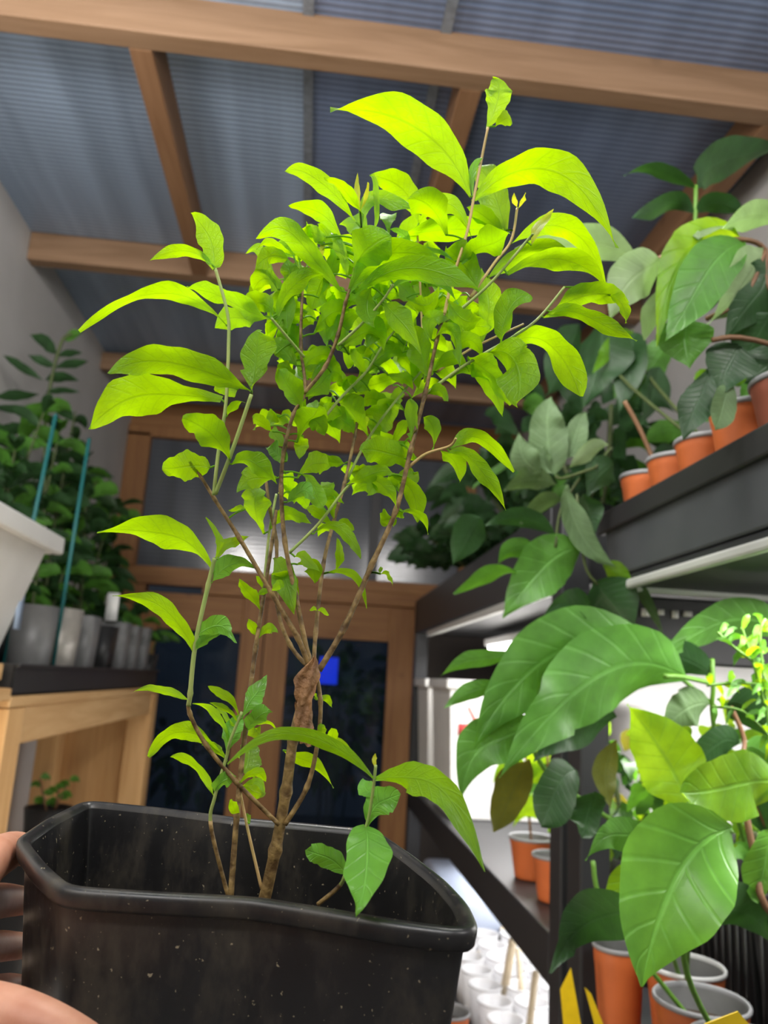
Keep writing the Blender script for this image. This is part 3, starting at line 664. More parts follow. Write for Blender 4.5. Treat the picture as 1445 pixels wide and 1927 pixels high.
px_plant('broad_leaf_plant', 'drooping plant with large pale and lime leaves above the near pots', 'plant', (.60, .73, 1.80), [[W(.62, .73, 1.80), (1460, 560, .75), (1440, 470, .75), (1385, 450, .75), (1310, 458, .77), (1210, 500, .8)], [(1440, 470, .75), (1400, 560, .75), (1330, 600, .75)], [W(.60, .73, 1.80), (1420, 640, .74), (1340, 640, .74)]],
    [(1210, 500, 1090, 460, 970, 462, 62, 'p', 'l', .02, .03, 30), (1245, 492, 1190, 525, 1145, 605, 84, 'p', 'p', 0, 0, 15), (1392, 450, 1290, 480, 1240, 640, 74, 'l', 'p', -.01, -.02, 20), (1398, 455, 1320, 530, 1252, 642, 88, 'm', 'p', -.02, -.02, -10),
     (1252, 535, 1228, 590, 1212, 642, 38, 'p', 'l'), (1440, 470, 1400, 535, 1330, 605, 62, 'p', 'p'), (1450, 480, 1420, 560, 1362, 645, 74, 'd', 'p'), (1292, 600, 1290, 640, 1298, 692, 92, 'm', 'p', 0, 0, 10), (1475, 425, 1420, 408, 1360, 422, 46, 'p', 'l'),
     (1390, 650, 1370, 690, 1352, 752, 90, 'd', 'p', 0, 0, 10), (1335, 690, 1312, 760, 1285, 828, 62, 'd', 'l', 0, 0, 10), (1375, 720, 1360, 765, 1345, 808, 44, 'g', 'l'), (1450, 590, 1420, 640, 1390, 700, 80, 'd', 'p'), (1460, 640, 1440, 690, 1400, 720, 70, 'd', 'p'), (1325, 465, 1280, 478, 1230, 512, 40, 'p', 'l'), (1360, 560, 1310, 570, 1270, 598, 50, 'd', 'l'), (1330, 452, 1300, 440, 1375, 425, 30, 'p', 'l')], .75, 'm', STEMB, seed=22)
px_plant('ribbed_leaf_plant', 'plant with long strongly ribbed dark leaves behind the upper pots', 'plant', (.66, 1.06, 1.80), [[W(.60, 1.06, 1.80), (1215, 700, 1.3), (1190, 620, 1.3)], [W(.60, 1.06, 1.80), (1160, 700, 1.3), (1130, 590, 1.3)]],
    [(1130, 595, 1125, 680, 1095, 775, 84, 'd', 'p'), (1188, 625, 1185, 690, 1165, 775, 56, 'd', 'p'), (1196, 632, 1150, 650, 1116, 702, 24, 'l', 'n'), (1258, 635, 1225, 690, 1188, 750, 56, 'm', 'p'), (1090, 610, 1060, 680, 1030, 740, 60, 'd', 'p'), (1240, 690, 1230, 740, 1205, 800, 50, 'd', 'p')], 1.30, 'd', STEMD, seed=23)
px_plant('rosette_shrub', 'shrub with a rosette of downy grey green leaves beyond the upper tray', 'plant', (.54, 1.50, 1.801), [[(1120, 880, 1.07), (1060, 900, 1.06), (1045, 895, 1.06)], [(1090, 900, 1.07), (1055, 960, 1.07), (1045, 1030, 1.07)], [(1085, 930, 1.07), (1100, 1060, 1.07), (1125, 1100, 1.07)], [(1120, 880, 1.07), (1150, 850, 1.18), W(.54, 1.50, 1.801)]],
    [(1045, 892, 1030, 815, 1038, 742, 72, 'g', 'p', 0, 0, 10), (1068, 862, 1085, 815, 1104, 770, 42, 'g', 'p', 0, 0, 10), (1018, 885, 985, 860, 977, 812, 52, 'g', 'p', 0, 0, 25), (1040, 890, 1025, 865, 1028, 838, 22, 'g', 'l'), (1144, 836, 1110, 848, 1070, 880, 32, 'p', 'l'),
     (1047, 912, 1000, 902, 948, 922, 46, 'g', 'l'), (1057, 940, 1020, 950, 980, 985, 36, 'g', 'l'), (1068, 912, 1085, 990, 1158, 1066, 40, 'g', 'l'), (1155, 872, 1130, 890, 1105, 935, 60, 'd', 'p'), (1100, 930, 1108, 960, 1120, 1005, 50, 'd', 'l'), (1046, 1008, 985, 975, 914, 985, 36, 'd', 'l'), (1000, 1022, 965, 1035, 936, 1064, 42, 'm', 'p'),
     (1094, 1030, 1015, 1075, 947, 1158, 98, 'm', 'p', 0, 0, 10), (972, 1078, 915, 1085, 854, 1116, 30, 'm', 'l'), (1118, 1095, 1155, 1140, 1188, 1208, 100, 'd', 'p', 0, 0, 10), (1160, 1065, 1205, 1110, 1250, 1192, 20, 'g', 'l'), (1135, 1062, 1160, 1080, 1190, 1108, 40, 'l', 'l'), (1110, 1135, 1065, 1150, 1018, 1195, 62, 'd', 'p'), (905, 975, 880, 1010, 852, 1062, 62, 'd', 'p')], 1.07, 'd', STEMD, sr=.0022, seed=24)
# the dim mass of foliage beyond, on the far shelf
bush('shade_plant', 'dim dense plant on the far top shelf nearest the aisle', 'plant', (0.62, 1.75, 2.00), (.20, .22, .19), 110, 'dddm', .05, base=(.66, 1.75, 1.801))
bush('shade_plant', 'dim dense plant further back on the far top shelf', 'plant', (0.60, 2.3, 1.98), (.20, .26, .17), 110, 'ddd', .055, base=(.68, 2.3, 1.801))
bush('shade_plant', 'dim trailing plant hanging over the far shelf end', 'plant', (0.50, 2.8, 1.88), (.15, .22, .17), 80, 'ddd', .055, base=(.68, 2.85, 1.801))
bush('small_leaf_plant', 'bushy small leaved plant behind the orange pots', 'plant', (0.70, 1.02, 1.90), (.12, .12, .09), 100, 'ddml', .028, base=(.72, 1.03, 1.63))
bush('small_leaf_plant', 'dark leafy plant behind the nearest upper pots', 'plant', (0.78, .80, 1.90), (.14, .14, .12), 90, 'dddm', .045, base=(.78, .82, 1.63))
m = MB(); m.tube(smooth_path([PY(1235, 880, 1.06), PY(1205, 810, 1.06), PY(1175, 755, 1.06)], 5), .0035, 7); tag(m.build('bare_stem', STEMB), 'bare tan stem leaning left behind the orange pots', 'stem')

# lower near shelf: pots, stems, big leaves
LOW = [((.486, 1.20), .037, 1.092, ORANGE, 'orange pot at the far end of the lower shelf, beside the post', LIP),
       ((.552, 1.130), .053, 1.090, ORANGE, 'orange pot with thick pale lip on the lower shelf', plain('white_lip', (0.6, 0.6, 0.6), .5)),
       ((.516, 1.015), .056, 1.088, ORANGE, 'orange pot with grey lining under the glossy pale leaf', LIP),
       ((.502, .900), .054, 1.088, GREYP, 'ribbed grey pot nearest on the lower shelf', GREYP)]
for (x, y), r, zr, mat, lb, lp in LOW:
    cup_pot(lb, np.array([x, y, .9555]), r, zr-.9555, mat, lp, group='pots on the near lower shelf', inner=GREYP)
for i, (x, y) in enumerate(((.69, 1.275), (.69, 1.155), (.69, 1.035), (.69, .915))):
    t = thing('square_pot', 'tall black square pot behind the lower row, %s' % ('furthest of four', 'second furthest', 'second nearest', 'nearest of four')[i], 'pot', (x, y, .9555), 'tall black square pots')
    m = MB(); frustum(m, (x-.06, x+.06, y-.058, y+.058, 1.165), (x-.045, x+.045, y-.045, y+.045, .956)); m.build('pot_body', BLACKP, t, .004, smooth=False)
    m = MB(); m.box(x-.053, x+.053, y-.051, y+.051, 1.145, 1.150); m.build('soil', SOIL, t)
    m = MB()
    for q in range(5): m.box(x-.062, x-.0595, y-.05+.02*q, y-.045+.02*q, 1.0, 1.15)
    m.build('rib', BLACKP, t)
def card(label, pts, Y, dY=0.0):
    P = [PY(x, y, Y+dY*i) for i, (x, y) in enumerate(pts)]; n = np.cross(P[1]-P[0], P[2]-P[0]); n = n/np.linalg.norm(n)*.0006
    m = MB(); k = len(P); m.add([p+n for p in P]+[p-n for p in P], [tuple(range(k)), tuple(range(2*k-1, k-1, -1))]+[(i, (i+1) % k, k+(i+1) % k, k+i) for i in range(k)])
    return tag(m.build('sticky_trap', YELC, smooth=False), label, 'sticky trap', 'yellow sticky traps')
card('yellow sticky trap with a pointed top against the black post', [(1074, 1822), (1104, 1990), (1066, 1990), (1054, 1862)], 1.16)
card('yellow sticky trap strip slanting between post and pots', [(1100, 1858), (1112, 1870), (1160, 1990), (1135, 1990)], 1.06)
card('yellow sticky trap lying in front of the nearest grey pot', [(1388, 1903), (1420, 1940), (1330, 1960), (1325, 1927)], .76)

px_plant('big_leaf_plant', 'plant with very large drooping green leaves over the aisle', 'plant', (.69, 1.155, 1.145), [[W(.69, 1.155, 1.145), (1350, 1400, .99), (1342, 1290, .95), (1340, 1240, .95)], [(1338, 1286, .95), (1285, 1274, .93), (1250, 1272, .92)], [(1345, 1330, .96), (1200, 1215, .97), (1100, 1200, .97)], [W(.69, 1.155, 1.145), (1060, 1480, 1.05), (1000, 1375, 1.0)]],
    [(1290, 1275, 1120, 1275, 942, 1458, 140, 'm', 'p', -.03, -.06, 25), (1230, 1212, 1020, 1245, 890, 1415, 130, 'm', 'p', 0, -.02, 20), (1010, 1365, 915, 1400, 866, 1508, 95, 'm', 'p', 0, 0, 15), (996, 1428, 965, 1490, 930, 1562, 56, 's', 'l'), (965, 1232, 900, 1240, 830, 1270, 34, 'm', 'l'), (955, 1288, 895, 1298, 836, 1332, 28, 'm', 'l'),
     (1105, 1165, 1040, 1195, 960, 1265, 66, 'd', 'p'), (1480, 1195, 1360, 1170, 1238, 1243, 74, 'm', 'p', 0, 0, 20), (1160, 1350, 1080, 1370, 1005, 1432, 66, 'd', 'p'), (1082, 1448, 1045, 1490, 1018, 1556, 78, 'd', 'o'), (1118, 1490, 1108, 1530, 1095, 1578, 50, 'd', 'o'), (1160, 1392, 1140, 1450, 1150, 1520, 40, 's', 'l')], .95, 'm', STEMG, seed=31)
px_plant('lime_leaf_plant', 'plant with two translucent lime leaves above the lower pots', 'plant', (.552, 1.13, 1.05), [[W(.552, 1.13, 1.05), (1300, 1700, .93), (1310, 1560, .88), (1295, 1512, .86)], [(1310, 1560, .88), (1400, 1520, .86), (1450, 1480, .86)], [W(.552, 1.13, 1.05), (1215, 1640, .95), (1200, 1600, .92)]],
    [(1298, 1515, 1245, 1415, 1180, 1325, 120, 'l', 'p', .02, .03, 10), (1470, 1470, 1380, 1478, 1280, 1495, 100, 'l', 'o', -.02, -.04, 20), (1200, 1620, 1170, 1665, 1148, 1735, 44, 'l', 'l', 0, 0, 10), (1220, 1568, 1160, 1570, 1102, 1618, 50, 'm', 'p'), (1455, 1560, 1440, 1630, 1425, 1700, 50, 'G', 'o')], .86, 'l', STEMG, seed=32)
px_plant('glossy_leaf_plant', 'plant with one big glossy pale green leaf hanging over the grey pot', 'plant', (.502, .900, 1.05), [[W(.502, .900, 1.05), (1302, 1860, .84), (1288, 1740, .80), (1330, 1620, .77), (1376, 1562, .75)], [W(.516, 1.015, 1.05), (1145, 1720, 1.0), (1115, 1620, 1.0)]],
    [(1378, 1558, 1262, 1672, 1211, 1852, 172, 'G', 'p', -.02, -.03, 8), (1205, 1715, 1110, 1735, 1038, 1828, 80, 'd', 'p', .10, .10, 20), (1335, 1690, 1390, 1715, 1455, 1780, 84, 'd', 'p', .12, .12, 15)], .75, 'G', STEMG, seed=33)
px_plant('dark_leaf_plant', 'dark glossy leaved plant in front of the white lit wall', 'plant', (.69, 1.035, 1.145), [[W(.69, 1.035, 1.145), (1410, 1480, .95), (1400, 1390, .95), (1375, 1330, .95)]],
    [(1368, 1322, 1415, 1340, 1475, 1400, 56, 'd', 'p'), (1335, 1325, 1290, 1335, 1245, 1378, 62, 'g', 'p'), (1390, 1400, 1350, 1400, 1305, 1442, 50, 'd', 'o'), (1340, 1270, 1270, 1235, 1220, 1290, 60, 'd', 'p'), (1420, 1500, 1440, 1540, 1460, 1590, 60, 'd', 'p'), (1400, 1405, 1440, 1420, 1480, 1450, 40, 'm', 'p')], .95, 'd', STEMB, seed=34)
rw = random.Random(8)
t = thing('wispy_vine', 'bright lime wispy vine with narrow leaves at the right edge', 'plant', (.69, .915, 1.145))
m = MB(); fo = MB()
for s in ([(1450, 1420), (1440, 1300), (1430, 1200), (1440, 1165)], [(1445, 1290), (1390, 1285), (1330, 1290)], [(1440, 1260), (1390, 1225), (1350, 1190)], [(1460, 1400), (1400, 1340), (1340, 1330)], [(1440, 1330), (1415, 1240), (1395, 1180)]):
    pts = smooth_path([PY(*q, .84) for q in s], 6); m.tube(pts, .0016, 5)
    for i in range(len(s)-1):
        for k in range(5):
            u = (k+.5)/5; q = (s[i][0]+(s[i+1][0]-s[i][0])*u, s[i][1]+(s[i+1][1]-s[i][1])*u); a = rw.uniform(0, 6.28); ln = rw.uniform(18, 40)
            pxleaf(fo, (*q, q[0]+math.cos(a)*ln*.5, q[1]-math.sin(a)*ln*.5-4, q[0]+math.cos(a)*ln, q[1]-math.sin(a)*ln+4, rw.uniform(7, 12), rw.choice('mGl'), 'n'), .84, rw)
m.tube([PY(1450, 1420, .84), (.69, .915, 1.145)], .0016, 5)
m.build('stem', STEMG, t); fo.build('foliage', LM, t)
bush('small_leaf_plant', 'lime green small leaved plant in front of the lit wall', 'plant', (.68, 1.27, 1.32), (.12, .13, .10), 120, 'lml', .024, base=(.69, 1.275, 1.151))
bush('small_leaf_plant', 'yellow green small plant behind the two posts on the middle shelf', 'plant', (.66, 1.62, 1.25), (.13, .14, .11), 110, 'lsmd', .035, base=(.68, 1.62, 1.043))
bush('small_leaf_plant', 'leafy seedlings low behind the glossy leaf', 'plant', (.64, 1.04, 1.25), (.06, .06, .05), 60, 'ml', .018, base=(.69, 1.035, 1.151))
m = MB(); m.tube(smooth_path([PY(1398, 1500, .9), PY(1420, 1610, .88), PY(1460, 1730, .86), np.array([.69, .915, 1.145])], 5), .004, 7); tag(m.build('bare_stem', STEMB), 'brown bare stem at the right edge over the black pots', 'stem')

# ================================================================== THE SHRUB IN ITS BLACK POT
shrub = thing('potted_shrub', 'young lime green shrub in a square black pot held up to the light', 'plant', (-0.03, 0.46, 1.20))
LOOP = [(42, 1580, 1.357), (80, 1628, 1.354), (128, 1670, 1.351), (300, 1681, 1.350), (480, 1690, 1.350), (620, 1712, 1.350), (760, 1736, 1.350), (888, 1752, 1.350), (866, 1700, 1.3515), (825, 1655, 1.354), (765, 1608, 1.358), (700, 1563, 1.3625), (560, 1550, 1.3635), (440, 1540, 1.3640), (300, 1522, 1.3640), (165, 1508, 1.3635), (100, 1540, 1.360)]
raw = [PZ(x, y, z) for x, y, z in LOOP]
def closed_round(P, n=10, rounds=2):
    Q = [np.array(p) for p in P]
    out = []
    N = len(Q)
    for i in range(N):
        a, b = Q[i], Q[(i+1) % N]
        L_ = np.linalg.norm(b-a); k = max(2, int(L_/.004))
        for j in range(k): out.append(a+(b-a)*j/k)
    for _ in range(5):
        out = [(out[i-1]+2*out[i]+out[(i+1) % len(out)])/4 for i in range(len(out))]
    return out
loop = closed_round(raw)
NL = len(loop); cen = sum(loop)/NL
def out_norm(i):
    tg = loop[(i+1) % NL]-loop[i-1]; n = np.array([tg[1], -tg[0], 0.0]); n /= np.linalg.norm(n)
    return n
area = sum(loop[i][0]*loop[(i+1) % NL][1]-loop[(i+1) % NL][0]*loop[i][1] for i in range(NL))
sg = 1 if area > 0 else -1
def ring(off, dz):
    s = 1-0.30*max(0, -dz)/.16*0.62
    R = []
    for i, p in enumerate(loop):
        q = p+out_norm(i)*sg*off; c2 = np.array([cen[0], cen[1], q[2]])
        q = c2+(q-c2)*s; R.append(q+np.array([0, 0, dz]))
    return R
def rings(mb, specs, close=None, mat=0):
    V = [];
    for o_, d_ in specs: V += ring(o_, d_)
    fs = [(a*NL+i, a*NL+(i+1) % NL, (a+1)*NL+(i+1) % NL, (a+1)*NL+i) for a in range(len(specs)-1) for i in range(NL)]
    mb.add(V, fs, mat)
    if close is not None:
        R = ring(*close); mb.add(R+[sum(R)/NL], [(i, (i+1) % NL, NL) for i in range(NL)], mat)
POT, nt_, N_, L_, b_ = new_mat('scuffed_black_pot_plastic')
tc_ = N_.new('ShaderNodeTexCoord')
n1 = N_.new('ShaderNodeTexNoise'); n1.inputs['Scale'].default_value = 26; n1.inputs['Detail'].default_value = 9; n1.inputs['Roughness'].default_value = .72
n2 = N_.new('ShaderNodeTexNoise'); n2.inputs['Scale'].default_value = 420; n2.inputs['Detail'].default_value = 2
mpx = N_.new('ShaderNodeMapping'); mpx.inputs['Scale'].default_value = (1, 1, .45)
L_.new(tc_.outputs['Object'], mpx.inputs[0]); L_.new(mpx.outputs[0], n1.inputs['Vector']); L_.new(tc_.outputs['Object'], n2.inputs['Vector'])
r1 = N_.new('ShaderNodeMapRange'); r1.inputs[1].default_value = .48; r1.inputs[2].default_value = .70; r1.inputs[3].default_value = 0; r1.inputs[4].default_value = .55; L_.new(n1.outputs[0], r1.inputs[0])
r2 = N_.new('ShaderNodeMapRange'); r2.inputs[1].default_value = .70; r2.inputs[2].default_value = .74; r2.inputs[3].default_value = 0; r2.inputs[4].default_value = .7; L_.new(n2.outputs[0], r2.inputs[0])
mxa = N_.new('ShaderNodeMix'); mxa.data_type = 'RGBA'; mxa.inputs[6].default_value = (.009, .009, .010, 1); mxa.inputs[7].default_value = (.075, .062, .042, 1); L_.new(r1.outputs[0], mxa.inputs[0])
mxb = N_.new('ShaderNodeMix'); mxb.data_type = 'RGBA'; mxb.inputs[7].default_value = (.35, .30, .20, 1); L_.new(mxa.outputs[2], mxb.inputs[6]); L_.new(r2.outputs[0], mxb.inputs[0])
L_.new(mxb.outputs[2], b_.inputs['Base Color']); b_.inputs['Roughness'].default_value = .36; b_.inputs['Specular IOR Level'].default_value = .55
rr = N_.new('ShaderNodeMapRange'); rr.inputs[1].default_value = .4; rr.inputs[2].default_value = .75; rr.inputs[3].default_value = .30; rr.inputs[4].default_value = .6; L_.new(n1.outputs[0], rr.inputs[0]); L_.new(rr.outputs[0], b_.inputs['Roughness'])
m = MB(); rings(m, [(-.003, -.003), (-.0035, -.02), (-.0035, -.08), (-.0035, -.155)], close=(-.0035, -.155))
rings(m, [(.0002, -.0086), (.0, -.011), (.0, -.06), (.0, -.11), (.0, -.158)], close=(0, -.158))
pot = m.build('pot', POT, shrub)
m = MB(); rings(m, [(-.0030, -.003), (-.0022, -.0005), (-.0005, .0006), (.0022, .0004), (.0040, -.0006), (.0045, -.0026), (.0043, -.0072), (.0036, -.0086), (.0002, -.0088)])
m.build('rim', POT, pot)
m = MB(); R = ring(-.004, -.055); cc = sum(R)/NL; m.add(R+[cc+np.array([0, 0, .004])], [(i, (i+1) % NL, NL) for i in range(NL)]); m.build('soil', SOIL, shrub)

# stems: points in picture units, with depth from y0 to y1 and radius in millimetres from r0 to r1
ST = {
 'trunk': ([(497, 1695), (518, 1600), (538, 1490), (552, 1390), (572, 1310), (588, 1262)], .445, .43, 3.4, 2.4, BARK, 'stem'),
 'A': ([(588, 1262), (580, 1235), (556, 1120), (536, 1020), (529, 920), (534, 850), (552, 780), (574, 735), (566, 650), (569, 545)], .43, .415, 1.5, .9, BARK, 'stem'),
 'A2': ([(572, 740), (612, 690), (636, 630), (650, 570), (664, 525), (680, 430)], .418, .40, 1.2, .9, BARK, 'stem'),
 'B': ([(590, 1262), (594, 1190), (608, 1065), (627, 985), (648, 910), (668, 820), (672, 790)], .432, .46, 1.25, .9, BARK, 'stem'),
 'B2': ([(652, 905), (690, 830), (742, 757), (800, 690)], .455, .47, .9, .7, TWIG, 'stem'),
 'B3': ([(545, 1040), (600, 985), (655, 915), (690, 900)], .42, .41, .9, .7, TWIG, 'stem'),
 'B4': ([(600, 800), (640, 750), (690, 698), (720, 650), (745, 620)], .44, .45, .9, .7, TWIG, 'stem'),
 'B5': ([(636, 650), (680, 610), (720, 565), (740, 535)], .41, .40, .9, .7, TWIG, 'stem'),
 'C': ([(600, 1262), (648, 1180), (700, 1062), (745, 960), (772, 850), (800, 740), (822, 640), (836, 590)], .43, .415, 1.8, 1.0, BARK, 'stem'),
 'C3': ([(836, 592), (850, 530), (878, 440), (892, 370), (906, 300), (918, 240)], .415, .41, 1.05, .8, PEACH, 'stem'),
 'C1': ([(796, 745), (870, 690), (955, 640), (1010, 602), (1062, 540)], .422, .41, 1.0, .7, TWIG, 'stem'),
 'C2': ([(838, 605), (890, 563), (930, 525), (990, 455), (1003, 440)], .418, .40, 1.0, .7, TWIG, 'stem'),
 'C4': ([(885, 560), (930, 495), (962, 452), (973, 392)], .42, .43, .9, .8, PEACH, 'stem'),
 'C5': ([(762, 885), (800, 855), (845, 840), (858, 825)], .425, .41, 1.0, .7, PEACH, 'stem'),
 'C6': ([(822, 700), (880, 660), (945, 628), (985, 610)], .43, .44, .8, .6, PEACH, 'stem'),
 'C7': ([(793, 690), (795, 640), (792, 570), (785, 430)], .43, .44, .8, .7, PEACH, 'stem'),
 'D': ([(586, 1268), (560, 1200), (510, 1115), (450, 1012), (403, 938), (378, 897), (358, 866)], .428, .40, 1.6, .7, BARK, 'stem'),
 'D1': ([(402, 932), (411, 850), (425, 760), (430, 650), (428, 590), (405, 505)], .402, .39, 1.0, .9, TWIG, 'stem'),
 'D2': ([(405, 930), (438, 845), (473, 742)], .402, .385, 1.1, 1.0, TWIG, 'stem'),
 'D3': ([(572, 672), (545, 640), (510, 598)], .415, .40, .9, .8, TWIG, 'stem'),
 'E': ([(582, 1258), (545, 1212), (522, 1140), (520, 1020), (508, 960), (500, 900)], .44, .45, 1.3, .9, BARK, 'stem'),
 'E2': ([(497, 1100), (507, 1000), (520, 930)], .45, .46, .9, .8, TWIG, 'stem'),
 'F': ([(430, 1690), (397, 1556), (404, 1500), (426, 1425), (433, 1395), (455, 1340)], .44, .42, 1.0, .8, TWIG, 'stem'),
 'G': ([(434, 1690), (446, 1530), (462, 1370), (481, 1220), (498, 1110), (512, 1020), (520, 960)], .43, .44, 1.6, .9, BARK, 'stem'),
 'H': ([(525, 1552), (445, 1472), (388, 1402), (357, 1342), (358, 1305), (368, 1210), (392, 1100), (404, 1050)], .435, .405, 1.2, 1.0, BARK, 'stem'),
 'I': ([(492, 1672), (466, 1560), (452, 1490)], .445, .45, .9, .7, PEACH, 'stem'),
 'J': ([(536, 1552), (578, 1480), (598, 1395), (603, 1320), (594, 1262)], .438, .43, 1.4, 1.1, BARK, 'stem'),
 'K': ([(598, 1702), (638, 1668), (652, 1640), (688, 1558), (700, 1500), (707, 1440)], .41, .385, 1.0, .7, TWIG, 'stem'),
}
